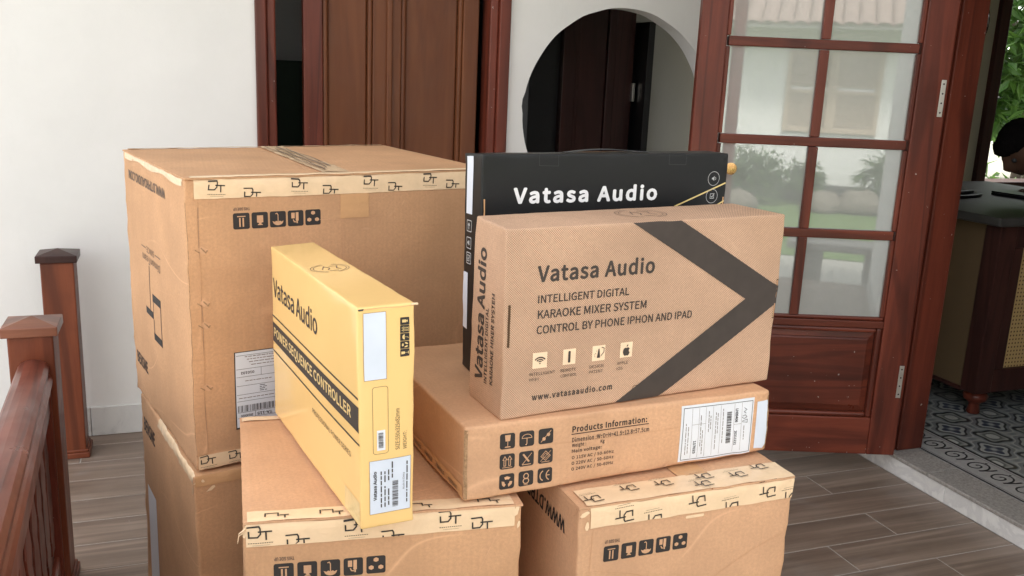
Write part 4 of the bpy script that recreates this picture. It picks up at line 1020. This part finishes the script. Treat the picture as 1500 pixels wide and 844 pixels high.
    for s_ in (-1, 1):
        ear = MB().lathe([(0, -.006), (.014, -.006), (.018, 0), (.014, .005), (.006, .002), (0, .001)], n=16, M4=H @ Matrix.Translation((.004, s_*.074, -.008)) @ Matrix.Diagonal((1, 1, 1.75, 1)) @ Matrix.Rotation(R(90*s_), 4, 'X')).build('ear', M['skin'], t, smooth=True)
        MB().lathe([(0, -.011), (.008, -.008), (.0112, 0), (.008, .008), (0, .011)], n=12, M4=H @ Matrix.Translation((-.082, s_*.030, .012))).build('eye', M['dark'], t, smooth=True)
    MB().prism([(x*.024, y*.006) for x, y in arc(0, 0, 1, 0, 340, 14)], -.094, -.088, lambda y, z, x: H @ Vector((x, y, z-.050))).build('lips', M['skin'], t)
person()
#__PART3__
# ================================================================== THE CARTONS
def carton(key, label, group=None, flap=False, **k):
    d = list(DIM[key]); hx = [list(p) for p in HEX[key]]
    if flap:
        d[2] -= .0045
        for p in hx[4:]: p[2] -= .0045
    return Carton('cardboard_box', hx, d, label=label, cat='box', group=group, **k)
G1 = 'tall brown shipping cartons with printed sealing tape'
SYM5 = [ic_bars(), ic_crt(), ic_umb_inv(), ic_cup(), ic_rec2()]
def row5(B, x, y, s, pitch, slope=0.0):
    for i, sy in enumerate(SYM5): icon(B, 'front', x+pitch*i, y+slope*i, x+pitch*i+s, y+slope*i+s, sy, M['ink'], M['kraft2'])
    B.text('front', 'THIS SIDE UP', (x+.001, y+s+.0045, x+s+.001, y+s+.0105), M['inkf'], rot=180, bold=.02)
TT = .0052
def front_tape(B, x0, x1, c0, mat='tape', name='sealing_tape', wob=.0009, seed=0, slope=0.0, face='front', c1=None):
    h = B.d[2]; c1 = h-.0005 if c1 is None else c1
    def path(u):
        e = .0015*noise.noise(Vector((u*30, seed, 0)))
        cc = c0+slope*(u-x0)
        return [(face, u, cc+(c1-cc)*k/5+(e if k == 0 else 0)) for k in range(6)]
    return B.sheet(name, path, x0, x1, M[mat], hh=.0012, wob=wob, seed=seed)
def top_tape(B, x0, x1, b0, b1, mat='tape', seed=0, wob=.0012, hh=None, name='sealing_tape', along='x', shift=0.0):
    def path(u):
        e = .002*noise.noise(Vector((u*25, seed, 3))); f_ = (u-x0)/(x1-x0)
        if along == 'x': return [('top', u, b0+(b1-b0)*k/6+(e if k == 6 else 0)) for k in range(7)]
        return [('top', b0+shift*f_+(b1-b0)*k/8+(e if k in (0, 8) else 0), u) for k in range(9)]
    return B.sheet(name, path, x0, x1, M[mat], hh=TT if hh is None else hh, wob=wob, seed=seed)
def side_edges(B, mat='kraft'):
    pass
def crush(B, face, spots, mat='kraft2'):
    """torn, lifted flecks of liner along an edge"""
    for i, (a, c, s_, ang) in enumerate(spots):
        q = random.Random(i*7+B.seed); P = []
        for k in range(7):
            t = R(360*k/7); r_ = s_*q.uniform(.5, 1.1); x, y = r_*math.cos(t), r_*.38*math.sin(t)
            P.append((a+x*math.cos(R(ang))-y*math.sin(R(ang)), c+x*math.sin(R(ang))+y*math.cos(R(ang))))
        m_ = B.poly('torn_fleck', face, [P], M[mat], hh=.0011)
        B.poly('crease_mark', face, stroke([(a-s_*.7*math.cos(R(ang)), c-s_*.7*math.sin(R(ang))-.0006), (a+s_*.2, c+.001), (a+s_*.8*math.cos(R(ang)), c+s_*.8*math.sin(R(ang)))], .0008), M['edge'])

# --- A: the largest carton, on top of B
A = carton('A', 'largest brown carton, stacked on another, with white label partly behind the yellow box', G1, True, seed=1, bow=.003, amp=.0016, crush=.0016, r=.0035)
A.body(M['kraft']); flaps(A, M['kraft'], 'y', seam=.322); hA = A.d[2]
front_tape(A, .016, .636, hA-.035, seed=3, slope=-.004)
top_tape(A, .01, .62, .001, .010, seed=6, wob=.0008)
top_tape(A, .01, .63, .520, .5325, seed=7, wob=.0012)
top_tape(A, .012, .531, .262, .318, 'tape', seed=9, wob=.0028, along='y', shift=.045, hh=.0056)
for k in range(5):
    def pth(u, k=k): 
        f_ = (u-.012)/.519; x = .270+.009*k+.045*f_+.0035*math.sin(u*24+k*2)
        return [('top', x, u), ('top', x+.0030, u)]
    A.sheet('faded_print', pth, .03+.02*k, .50-.03*((k*2) % 3), M['inkf'], hh=.0088, seed=k)
front_tape(A, .292, .352, hA-.085, 'tan', 'tape_end', .0004, 11, c1=hA-.0365)
for i, (a, hi) in enumerate(((.040, 1), (.105, 0), (.195, 1), (.256, 0), (.340, 1), (.394, 0), (.474, 1), (.528, 0), (.60, 1))):
    dt_logo(A, 'front', a, hA-(.003 if hi else .018), .0200, M['ink'], tilt=-3, clip=(.016, hA-.0345-.0, .636, hA-.001))
row5(A, .0845, .4665, .0305, .0342)
def apath(u): return [('left', u, hA-.012-.003*math.sin(u*30)), ('left', u, hA-.006), ('left', u, hA-.0005)]
A.sheet('sealing_tape', apath, .02, .52, M['tape'], hh=.001, wob=.001, seed=4)
front_tape(A, .004, .60, .0005, seed=13, c1=.030)
for a in (.006, .06, .125): dt_logo(A, 'front', a, .0275, .0185, M['ink'], tilt=2, clip=(.004, .001, .6, .03))
A.text('left', 'WWW.DTPROAUDIO.COM', (.050, .505, .385, .5255), M['inkf'], rot=180, bold=.03)
A.text('left', 'SINCE', (.200, .3670, .270, .3800), M['inkf'], rot=180); A.poly('printed_line', 'left', [sq(.153, .3735, .192, .3755), sq(.278, .3735, .325, .3755)], M['inkf'])
A.text('left', 'DimonTeam', (.160, .3430, .318, .3600), M['inkf'], rot=180)
A.poly('printed_logo', 'left', [sq(.2165, .2445, .2205, .340), sq(.176, .229, .2440, .2440)]+[sq(.240, .268, .312, .285), sq(.240, .184, .312, .200), sq(.3075, .2005, .3120, .2675), sq(.2440, .2005, .2480, .2285), sq(.2440, .2445, .2480, .2675)], M['ink'])
A.text('left', 'BENSNE', (.028, .074, .142, .104), M['ink'], rot=0, bold=.05)
crush(A, 'front', [(.012, hA-.052, .012, 60), (.014, .430, .010, -20), (.345, .452, .010, 5)])
A.sheet('glue_flap', lambda u: [('front', .0018, u), ('front', .010, u), ('front', .0190+.0012*math.sin(u*37), u), ('front', .0212+.0012*math.sin(u*37), u)], .032, hA-.04, M['kraft'], hh=.0011, wob=.0012, seed=31)
A.poly('corner_seam', 'front', stroke([(.0016, .03), (.0012, .2), (.0018, .38), (.0012, hA-.04)], .0011), M['edge'], hh=.0013)
A.poly('crease_mark', 'front', stroke([(.0225, .04), (.0205, .16), (.0235, .29), (.0210, .36), (.0225, hA-.05)], .0009), M['kraft_plain'])
for c_ in (.430, .329, .287, .164):
    A.poly('staple_dent', 'front', stroke([(.014, c_+.003), (.022, c_-.003)], .0020)+stroke([(.025, c_+.006), (.033, c_-.003), (.036, c_+.001)], .0024), M['edge'], hh=.0016)
    A.poly('torn_fleck', 'front', [[(.019, c_+.004), (.025, c_+.010), (.038, c_+.002), (.032, c_-.007), (.024, c_-.004)]], M['kraft2'], hh=.0013)
crush(A, 'left', [(.003, .006, .012, 80), (.28, hA-.010, .010, 20), (.10, hA-.010, .008, 10), (.43, .150, .006, 30)])
for q_ in (((.31, hA-.07), (.36, hA-.062), (.41, hA-.034)), ((.250, hA-.085), (.300, hA-.088), (.38, hA-.083)), ((.297, hA-.05), (.299, .30), (.297, .02))):
    A.poly('crease_mark', 'front', stroke(q_, .0010), M['kraft2'])
lb = A.rect('shipping_label', 'front', .078, .070, .205, .2275, M['ink']); lb2 = A.rect('label_sheet', 'front', .0800, .0735, .205, .2260, M['paper'], parent=lb, hh=.00085)
A.poly('label_rules', 'front', [sq(.0815, y, .204, y+.0007) for y in (.2195, .1920, .1760, .1580, .1400, .1265, .1035, .0920)]+[sq(.1290, .1765, .1297, .1918), sq(.116, .0925, .1167, .1030)], M['ink'], parent=lb)
for i, y in enumerate((.2160, .2105, .2050, .1990)): smallprint(A, 'front', .098+.004*i, y, .200, y+.002, M['inkf'], parent=lb, seed=i+3)
A.text('front', '010102', (.090, .1815, .116, .1870), M['ink'], rot=180, bold=.03, parent=lb); smallprint(A, 'front', .098, .1670, .150, .169, M['inkf'], parent=lb, seed=9)
for i in range(4): smallprint(A, 'front', .126, .1440+.0035*i, .140, .146, M['ink'], parent=lb, seed=19+i)
smallprint(A, 'front', .085, .1325, .19, .134, M['inkf'], parent=lb, seed=29); barcode(A, 'front', .0825, .1050, .200, .1180, M['ink'], parent=lb, seed=5, n=52)
A.text('front', '20230926', (.088, .0940, .112, .0990), M['ink'], rot=180, bold=.02, parent=lb); A.text('front', 'TA-115', (.120, .0940, .150, .1000), M['ink'], rot=180, bold=.05, parent=lb)

# --- B: under A
B_ = carton('B', 'brown carton standing on the floor under the largest carton, its torn top edge showing', G1, seed=2, bow=.0035, amp=.0016, crush=.0026, r=.005)
B_.body(M['kraft']); hB = B_.d[2]
def bpath(u): return [('left', u, hB-.018-.008*noise.noise(Vector((u*30, 3, 0)))), ('left', u, hB-.010), ('left', u, hB-.002), ('top', .004, B_.d[1]-u)]
B_.sheet('sealing_tape', bpath, .20, .53, M['tape'], hh=.0010, wob=.0012, seed=5, step=.005)
front_tape(B_, .004, .60, hB-.022, 'tan', seed=15, wob=.002)
B_.text('left', 'BENSNE', (.03, hB-.085, .155, hB-.050), M['ink'], bold=.05)
B_.rect('pasted_label', 'left', .05, .05, .15, .345, M['paper'])
crush(B_, 'left', [(.20, hB-.015, .012, 5), (.27, hB-.018, .014, -10), (.36, hB-.012, .010, 20), (.42, hB-.016, .012, -20), (.50, hB-.014, .014, 30), (.525, hB-.03, .012, 70), (.006, hB-.02, .014, 80)], 'tape')
crush(B_, 'front', [(.012, hB-.012, .016, 10), (.03, hB-.03, .012, 40)], 'tape')

# --- C and D: the two near cartons
C_ = carton('C', 'near left brown carton on the floor carrying the yellow box', G1, True, seed=3, bow=.0035, amp=.0013, crush=.0017, r=.0035)
C_.body(M['kraft']); flaps(C_, M['kraft2'], 'y'); hC = C_.d[2]
front_tape(C_, .004, .402, hC-.0355, seed=21, slope=.006); top_tape(C_, .006, .40, .0015, .029, seed=22, wob=.0010)
top_tape(C_, .002, .40, .395, .4180, seed=23, wob=.0010)
top_tape(C_, .012, .40, .180, .232, 'tan', seed=24, wob=.0010, along='y', hh=.0054)
for a, c in ((.005, -.0035), (.058, -.019), (.141, -.002), (.196, -.024), (.282, .000), (.332, -.014)):
    dt_logo(C_, 'front', a, hC+c-.001, .0212, M['ink'], tilt=1, clip=(.004, hC-.034, .402, hC-.0008))
for a in (.030, .108, .24, .345): 
    lg = [sq(a, .008, a+.0022, .019), sq(a+.0025, .017, a+.018, .019), sq(a+.018, .008, a+.0202, .019), sq(a+.021, .010, a+.034, .0125), sq(a+.027, .003, a+.0292, .0095)]
    C_.poly('printed_logo', 'top', lg, M['ink'], hh=TT+.0012)
row5(C_, .0405, hC-.0935, .0285, .0335, .0002)
crush(C_, 'front', [(.003, hC-.012, .012, 80), (.006, hC-.004, .010, 30), (.012, hC-.12, .010, 85), (.404, hC-.010, .014, 60), (.409, hC-.03, .010, 85)], 'tape')
for q_ in (((.325, hC-.17), (.345, hC-.11), (.375, hC-.045)), ((.33, hC-.14), (.37, hC-.135), (.405, hC-.11)), ((.015, hC-.05), (.013, hC-.3))):
    C_.poly('crease_mark', 'front', stroke(q_, .0010), M['kraft2'])
# the frayed end of tape sticking out at its left corner
for dz, dx in ((0, 0), (-.004, -.003)):
    fr = MB().tube([C_.pt('front', .004, hC-.006+dz, .002), C_.pt('front', -.003+dx, hC-.014+dz, .006), C_.pt('front', -.008+dx, hC-.026+dz, .008)], .0012, 5, .3); fr.build('frayed_tape', M['tape'], C_.root)

D_ = carton('D', 'near right brown carton with upside down tape logos, under the long flat box', G1, True, seed=4, bow=.0035, amp=.0013, crush=.0017, r=.0035)
D_.body(M['kraft2']); flaps(D_, M['kraft2'], 'y', seam=.238); hD = D_.d[2]
front_tape(D_, .019, .399, hD-.0345, seed=31); top_tape(D_, .012, .236, .0015, .052, seed=32, wob=.0022); top_tape(D_, .2365, .399, .0015, .055, seed=33, wob=.0014)
top_tape(D_, .05, .39, .205, .262, 'tan', seed=34, wob=.001, along='y', hh=.0054)
for a, c in ((.095, -.028), (.148, -.042), (.228, -.021), (.293, -.041), (.365, -.024), (.412, -.040)):
    dt_logo(D_, 'front', a, hD+c-.001, .0205, M['ink'], flip=True, tilt=4, clip=(.019, hD-.0338, .398, hD-.0008))
for a, c in ((.045, .012), (.118, .030), (.182, .030), (.262, .034), (.322, .024), (.375, .040), (.246, .010)):
    dt_logo(D_, 'top', a, c-.004, .0205, M['ink'], flip=True, tilt=6, clip=(.012, .002, .399, .053), sub=True)
for o in list(D_.root.children):
    if o.name.startswith(('printed_logo', 'small_print')):
        me = o.data
        # logos on the folded tape lie on the flap: lift them onto it
        if sum(v.co.z for v in me.vertices)/len(me.vertices) > hD-.003:
            for v in me.vertices: v.co.z += .0050
row5(D_, .0455, hD-.0965, .0268, .0315, .0004)
D_.text('left', 'WWW.DTPROAUDIO.COM', (.020, hD-.066, .352, hD-.040), M['ink'], rot=180, bold=.03)
crush(D_, 'front', [(.008, hD-.010, .014, 40), (.014, hD-.03, .010, 85), (.394, hD-.006, .014, 20), (.396, hD-.02, .012, 80), (.012, hD-.13, .008, 80)], 'tape')
crush(D_, 'left', [(.386, hD-.012, .012, 60)])
for q_ in (((.20, hD-.19), (.27, hD-.15), (.33, hD-.12), (.39, hD-.10)), ((.024, hD-.04), (.020, hD-.2)), ((.03, hD-.11), (.10, hD-.125), (.15, hD-.145))):
    D_.poly('crease_mark', 'front', stroke(q_, .0009), M['kraft'])
D_.poly('pale_smudge', 'front', [rrect(.192, hD-.043, .226, hD-.038, .002)], M['tape'])

# --- E: the long flat box lying across C and D
E_b = carton('E', 'long flat brown box with nine black icons, lying across the two near cartons', seed=5, bow=.0015, amp=.0012, crush=.0016, r=.0045)
E_b.body(M['kraft2']); hE = E_b.d[2]
rows9 = [[ic_glass(), ic_umb_out(), ic_nosun()], [ic_up(), ic_hook(), ic_stack()], [ic_rec(), ic_eight(), ic_ce()]]
for r_, (y0, y1) in enumerate(((.0765, .1015), (.0440, .0685), (.0110, .0360))):
    for c_, (x0, x1) in enumerate(((.0580, .0835), (.0908, .1163), (.1238, .1495))):
        icon(E_b, 'front', x0, y0, x1, y1, rows9[r_][c_], M['ink'], M['kraft2'], r=.16)
E_b.text('front', 'Products Information:', (.1840, .0890, .3220, .0995), M['ink'], strike=.0004, space=1.06)
E_b.rect('printed_line', 'front', .1820, .0850, .3260, .0864, M['ink'])
for tx, (a0, y0, a1, y1) in (('Dimension :WxDxH=41.5x12.8x57.5cm', (.1835, .0720, .3270, .0802)), ('Weight :              Kg', (.1835, .0620, .2430, .0702)), ('Main voltage:', (.1835, .0523, .2380, .0605)),
        ('O 115V AC / 50-60Hz', (.1840, .0420, .2610, .0490)), ('O 220V AC / 50-60Hz', (.1840, .0322, .2610, .0392)), ('O 240V AC / 50-60Hz', (.1840, .0222, .2610, .0292))):
    E_b.text('front', tx, (a0, y0, a1, y1), M['ink2'], bold=.008, space=1.05)
lb = E_b.poly('shipping_label', 'front', [[(.3880, .0060), (.5390, .0030), (.5425, .1090), (.3905, .1085)]], M['paper'])
E_b.poly('label_border', 'front', stroke([(.3930, .0090), (.5365, .0060), (.5390, .1035), (.3950, .1040)], .0009, True), M['ink'], parent=lb)
E_b.poly('label_rules', 'front', [sq(x, .0105, x+.0004, .1020) for x in (.412, .426, .440, .455, .471, .500, .516)]+[sq(.412, .072, .440, .0724), sq(.500, .062, .516, .0624)], M['inkf'], parent=lb)
barcode(E_b, 'front', .4845, .028, .4945, .088, M['ink2'], True, parent=lb, seed=8, n=36)
E_b.text('front', 'LH09406', (.5025, .066, .5085, .092), M['ink'], rot=270, bold=.04, parent=lb); E_b.text('front', '20211221', (.5025, .022, .5080, .050), M['ink'], rot=270, bold=.02, parent=lb)
E_b.text('front', '117025', (.4165, .018, .4220, .042), M['ink'], rot=270, bold=.04, parent=lb)
for i, (x, y0, y1) in enumerate(((.400, .018, .080), (.405, .02, .07), (.430, .030, .088), (.434, .015, .060), (.446, .055, .095), (.450, .06, .085), (.461, .02, .090), (.465, .05, .092), (.476, .03, .095), (.522, .03, .060))):
    smallprint(E_b, 'front', x, y0, x+.002, y1, M['inkf'], True, lb, seed=40+i, th=.0011)
E_b.poly('handwriting', 'front', stroke([(.521, .092), (.527, .088), (.521, .084), (.526, .081)], .0008)+stroke([(.518, .076), (.524, .078), (.528, .074), (.522, .071), (.517, .074)], .0008)+stroke([(.519, .067), (.529, .069), (.529, .063), (.519, .065)], .0008, True), M['ink'], parent=lb)
E_b.poly('pasted_label', 'front', [[(.5475, .0090), (.5680, .0060), (.5735, .0130), (.5740, .1010), (.5495, .1000)]], M['bluepaper'])
def epath(u): return [('left', u, .0240), ('left', u, .015), ('left', u, .008), ('left', u, .002)]
et = E_b.sheet('sealing_tape', epath, .01, .412, M['tan'], hh=.0008, wob=.0004, seed=7)
for k in range(7): E_b.text('left', 'FRAGILE', (.030+.054*k, .0085, .066+.054*k, .0150), M['inkf'], rot=0, bold=.02, name='tape_print', hh=.0016)
def ecor(u): return [('left', .4155, u), ('left', .4170, u), ('front', .0012, u), ('front', .0045, u)]
E_b.sheet('raw_edge', ecor, .004, hE-.004, M['edge'], hh=.0008, wob=.0012, seed=9, step=.004)
def ecor2(u): return [('front', .5730, u), ('front', .5755, u), ('right', .0015, u)]
E_b.sheet('raw_edge', ecor2, .004, hE-.004, M['edge'], hh=.0007, wob=.0012, seed=12, step=.004)
crush(E_b, 'front', [(.040, .012, .010, 15), (.170, .007, .012, 30), (.285, .006, .012, 25), (.365, .006, .008, 40), (.008, hE-.006, .008, 20), (.568, hE-.008, .008, 10)])
E_b.poly('crease_mark', 'front', stroke([(.15, .074), (.32, .0700), (.388, .0715)], .0007), M['kraft'])

# --- F: the dotted mixer box
F_ = carton('F', 'dotted brown box with a thick dark chevron, standing before the black box', seed=6, bow=.0012, amp=.0008, crush=.0012, r=.003)
F_.body(M['halftone']); hF = F_.d[2]
F_.poly('printed_chevron', 'front', [[(.220, hF-.001), (.313, hF-.001), (.5345, .1735), (.5345, .1430), (.297, .0012), (.208, .0012), (.463, .157)]], M['ink2'], hh=.0008, sub=.008)
F_.text('front', 'Vatasa Audio', (.0545, .2160, .2665, .2420), M['ink2'], strike=.0011, space=1.04)
F_.text('front', 'INTELLIGENT DIGITAL', (.0565, .1825, .2210, .1950), M['ink2'], strike=.0003)
F_.text('front', 'KARAOKE MIXER SYSTEM', (.0570, .1580, .2560, .1712), M['ink2'], strike=.0003)
F_.text('front', 'CONTROL BY PHONE IPHON AND IPAD', (.0560, .1335, .3500, .1465), M['ink2'], strike=.0003)
wifi = stroke(arc(.5, .30, .14, 45, 135, 8), .06)+stroke(arc(.5, .26, .30, 42, 138, 10), .075)+stroke(arc(.5, .22, .47, 42, 138, 12), .08)+[[(.5+.05*math.cos(R(a)), .30+.05*math.sin(R(a))) for a in range(0, 360, 60)]]
remote = [rrect(.40, .12, .58, .88, .08)]
patent = [[(.36, .2), (.62, .2), (.53, .8), (.46, .8)]]+stroke([(.66, .30), (.90, .55), (.90, .80), (.70, .88)], .05)+[[(x+.035*math.cos(R(a)), y+.035*math.sin(R(a))) for a in range(0, 360, 90)] for x, y in ((.2, .3), (.25, .5), (.33, .66), (.18, .42))]
fruit = [[(.50, .62), (.60, .66), (.72, .62), (.76, .55), (.70, .50), (.69, .40), (.78, .32), (.72, .18), (.62, .10), (.50, .13), (.38, .10), (.28, .20), (.22, .36), (.24, .52), (.32, .62), (.42, .65)], [(.50, .68), (.52, .80), (.62, .88), (.61, .76)]]
for (x0, x1), sy, l1, l2, wd in (((.0510, .0765), wifi, 'INTELLIGENT', 'WiFi', (.046, .0920, .0630)), ((.1050, .1280), remote, 'REMOTE', 'CONTROL', (.1020, .1300, .1320)), ((.1585, .1825), patent, 'DESIGN', 'PATENT', (.1550, .1810, .1805)), ((.2115, .2350), fruit, 'APPLE', 'iOS', (.2070, .2285, .2190))):
    icon(F_, 'front', x0, .0780, x1, .1035, sy, M['patch'], M['ink2'], r=.02)
    F_.text('front', l1, (wd[0], .0665, wd[1], .0715), M['ink2'], bold=.0); F_.text('front', l2, (wd[0], .0575, wd[2], .0625), M['ink2'], bold=.0)
F_.text('front', 'www.vatasaaudio.com', (.0525, .0255, .2005, .0365), M['ink2'], bold=.012, space=1.1)
F_.poly('tab_outline', 'front', stroke([(.2405, .0015), (.2415, .0245), (.2440, .0265), (.2870, .0255), (.2895, .0230), (.2895, .0015)], .0008), M['slit'])
F_.poly('slot', 'front', [sq(.0060, .117, .0100, .184)], M['slit']); F_.poly('slot_flap', 'front', [sq(.0066, .119, .0088, .182)], M['kraft2'])
F_.poly('slot', 'front', [sq(.5300, .116, .5335, .186)], M['slit']); F_.poly('slot_flap', 'front', [sq(.5306, .118, .5325, .184)], M['kraft2'])
F_.text('left', 'Vatasa Audio', (.0215, .0410, .0525, .2560), M['ink2'], rot=90, strike=.0013)
F_.text('left', 'INTELLIGENT DIGITAL', (.0590, .0420, .0695, .1660), M['ink2'], rot=90, bold=.008); F_.text('left', 'KARAOKE MIXER SYSTEM', (.0800, .0460, .0910, .1930), M['ink2'], rot=90, bold=.008)
def rosette(B, cx, cy, rx, ry, mat):
    P = []
    for s_ in (1, .86): P += stroke([(cx+(x)*rx*s_, cy+y*ry*s_) for x, y in arc(0, 0, 1, 100, 250, 16)], .0010)+stroke([(cx+x*rx*s_, cy+y*ry*s_) for x, y in arc(0, 0, 1, -80, 70, 16)], .0010)
    P += stroke([(cx-rx*.45, cy-ry*.2), (cx-rx*.2, cy+ry*.5), (cx, cy), (cx-rx*.2, cy-ry*.4)], .0016)+stroke([(cx+rx*.05, cy+ry*.45), (cx+rx*.5, cy+ry*.40), (cx+rx*.35, cy-ry*.05), (cx+rx*.5, cy-ry*.4)], .0016)+stroke([(cx-.2*rx, cy-.65*ry), (cx+.3*rx, cy-.6*ry)], .0016)
    return B.poly('round_emblem', 'top', P, mat)
rosette(F_, .283, .068, .046, .036, M['ink2'])

# --- G: the black box behind it
G_ = carton('G', 'black glossy box with white lettering standing behind the dotted mixer box', seed=7, bow=.0010, amp=.0008, crush=.0012, r=.0025)
G_.body(M['blackcard']); hG = G_.d[2]
G_.text('front', 'Vatasa Audio', (.0600, .3045, .3475, .3315), M['white'], strike=.0016, space=1.08)
G_.poly('gold_stripe', 'front', stroke([(.3900, .2905), (.5035, .3325)], .0028), M['gold']); G_.poly('gold_stripe', 'front', stroke([(.4850, .2895), (.5040, .2985)], .0028), M['gold'])
spk = [[(.22, .42), (.36, .42), (.56, .24), (.56, .78), (.36, .60), (.22, .60)]]+stroke(arc(.56, .5, .2, -50, 50, 6), .06)
chk = stroke([(.26, .26), (.26, .76), (.74, .76), (.74, .26)], .06, True)+stroke([(.38, .50), (.50, .38), (.80, .80)], .07)
for (x, y), sy in (((.4745, .3410), spk), ((.4735, .3080), chk)):
    c_ = G_.poly('icon', 'front', stroke([(x+.0130*a, y+.0130*b_) for a, b_ in arc(0, 0, 1, 0, 345, 23)], .0009, True), M['greyprint'])
    G_.poly('symbol', 'front', [[(x-.0085+.017*px, y-.0085+.017*py) for px, py in P] for P in sy], M['greyprint'], parent=c_)
for a0, a1 in ((.1045, .1420), (.3700, .4080)): G_.poly('tab_outline', 'front', stroke([(a0, hG-.0015), (a0+.0005, hG-.0195), (a1, hG-.0205), (a1, hG-.0015)], .0006), M['dark'])
G_.poly('lid_edge', 'top', [sq(.004, .0042, .500, .0052)], M['slit'])
G_.rect('pasted_label', 'left', .0125, .2830, .0390, .3830, M['bluepaper']); G_.rect('pasted_label', 'left', .0020, .0750, .0250, .1780, M['bluepaper'])
arrow = [sq(.44, .18, .56, .55), [(.28, .52), (.72, .52), (.5, .84)]]
for y, sy in ((.2630, arrow), (.2330, spk), (.2060, chk)): icon(G_, 'left', .0170, y-.011, .0380, y+.009, sy, M['greyprint'], M['greyprint'], r=.06, outline=.07)
hb = MB()
for k in range(17):
    t = k/16; a = .168+.170*t; z = hG+.0008+.0045*math.sin(math.pi*t)**1.2
    for b_, dz in ((.022+.010*math.sin(math.pi*t), 0), (.036+.014*math.sin(math.pi*t), 0), (.036+.014*math.sin(math.pi*t), .0012), (.022+.010*math.sin(math.pi*t), .0012)):
        hb.v.append(tuple(G_.world(Vector((a, b_, z+dz)))))
for k in range(16):
    for j in range(4): hb.f.append([k*4+j, k*4+(j+1) % 4, k*4+4+(j+1) % 4, k*4+4+j]); hb.uv.append(None)
hb.build('carry_handle', M['dark'], G_.root)
G_.poly('handle_slot', 'top', [[(.20+.11*i/10, .050+.012*math.sin(math.pi*i/10)) for i in range(11)]+[(.31-.11*i/10, .048+.006*math.sin(math.pi*i/10)) for i in range(11)]], M['tan'])
G_.poly('slot', 'front', [sq(.4995, .270, .5025, .306)], M['tan']); G_.poly('slot', 'front', [sq(.0035, .270, .0060, .312)], M['tan'])

# --- H: the yellow box
H_ = carton('H', 'slim yellow coated box standing on its long edge on the near left carton', seed=8, bow=.0008, amp=.0007, crush=.0008, r=.0025)
H_.body(M['yellow']); wH, dH, hH = H_.d
H_.text('left', 'Vatasa Audio', (.0125, .2345, .2955, .2705), M['ink2'], strike=.0008)
H_.poly('printed_line', 'left', [sq(.0010, .1935, .4850, .1965)], M['ink2']); H_.poly('printed_line', 'left', [sq(.0010, .1260, .4850, .1290)], M['ink2'])
H_.poly('printed_band', 'left', [sq(.0010, .1455, .4850, .1830)], M['ink2'])
H_.text('left', 'POWER SEQUENCE CONTROLLER', (.0115, .1535, .4525, .1740), M['yprint'], strike=.0007)
H_.text('left', 'PROFESSIONAL POWER SERIES', (.2590, .0955, .4480, .1040), M['ink2'], bold=.0)
H_.rect('pasted_label', 'front', .0085, .2210, .0390, .3155, M['bluepaper'])
for i_ in range(5): smallprint(H_, 'front', .0125+.0052*i_, .226+.004*(i_ % 3), .0135+.0052*i_, .305-.006*(i_ % 2), M['paper'], True, None, seed=90+i_, th=.0010)
H_.poly('label_border', 'front', stroke(sq(.0080, .2205, .0395, .3160), .0004, True), M['inkf'])
for k, sy in enumerate((ic_crt(), ic_up(), ic_umb(), ic_rec(), ic_glass())): icon(H_, 'front', .0590, .2945-.0113*k, .0718, .3052-.0113*k, sy, M['ink'], M['yprint'], rot=90, r=.06)
H_.poly('printed_frame', 'front', stroke(rrect(.0190, .1115, .0410, .2100, .004), .0005, True), M['ink2'])
q_ = H_.rect('barcode_sticker', 'front', .0245, .1165, .0365, .1465, M['paper']); barcode(H_, 'front', .0265, .1205, .0335, .1430, M['ink2'], True, parent=q_, n=22, seed=3)
H_.text('front', 'SIZE:550x325x82mm', (.0515, .1140, .0577, .1750), M['ink2'], rot=90); H_.text('front', 'WEIGHT:', (.0628, .1135, .0682, .1400), M['ink2'], rot=90)
lb = H_.rect('product_label', 'front', .0130, .0215, .0742, .1020, M['bluepaper']); H_.poly('label_border', 'front', stroke(sq(.0128, .0213, .0744, .1022), .0004, True), M['inkf'], parent=lb)
H_.text('front', 'Vatasa Audio', (.0180, .0420, .0232, .0860), M['ink'], rot=90, bold=.03, parent=lb)
for i, (x, y0, y1) in enumerate(((.0290, .030, .085), (.0345, .030, .062), (.0345, .068, .088), (.0400, .032, .060), (.0400, .070, .088), (.0455, .073, .098))): smallprint(H_, 'front', x, y0, x+.001, y1, M['ink2'], True, lb, seed=60+i, th=.0018)
barcode(H_, 'front', .0465, .0285, .0552, .0690, M['ink2'], True, parent=lb, n=30, seed=6)
H_.text('front', 'Made in China', (.0618, .0530, .0650, .0780), M['ink2'], rot=90, parent=lb); smallprint(H_, 'front', .0680, .032, .070, .097, M['ink2'], True, lb, seed=71, th=.0018)
rosette(H_, .040, .258, .030, .030, M['inkf'])
H_.poly('crease_mark', 'front', stroke([(.0015, hH-.0035), (.030, hH-.0028), (.060, hH-.0036), (.078, hH-.003)], .0007), M['kraft2'])
H_.poly('torn_fleck', 'front', [[(.001, hH-.002), (.009, hH-.0018), (.008, hH-.0042), (.002, hH-.0045)]], M['dark'])
cn = MB().box((-.004, -.002, -.0012), (.006, .003, .0014)).build('lifted_corner', M['tape'], H_.root, .0006); cn.location = H_.pt('front', wH-.001, hH-.0015, .0002)
H_.sheet('clear_tape', lambda u: [('left', dH-.070, u), ('left', dH-.030, u), ('left', dH-.004, u)], .004, .040, M['clear'], hh=.0004, wob=.0002)
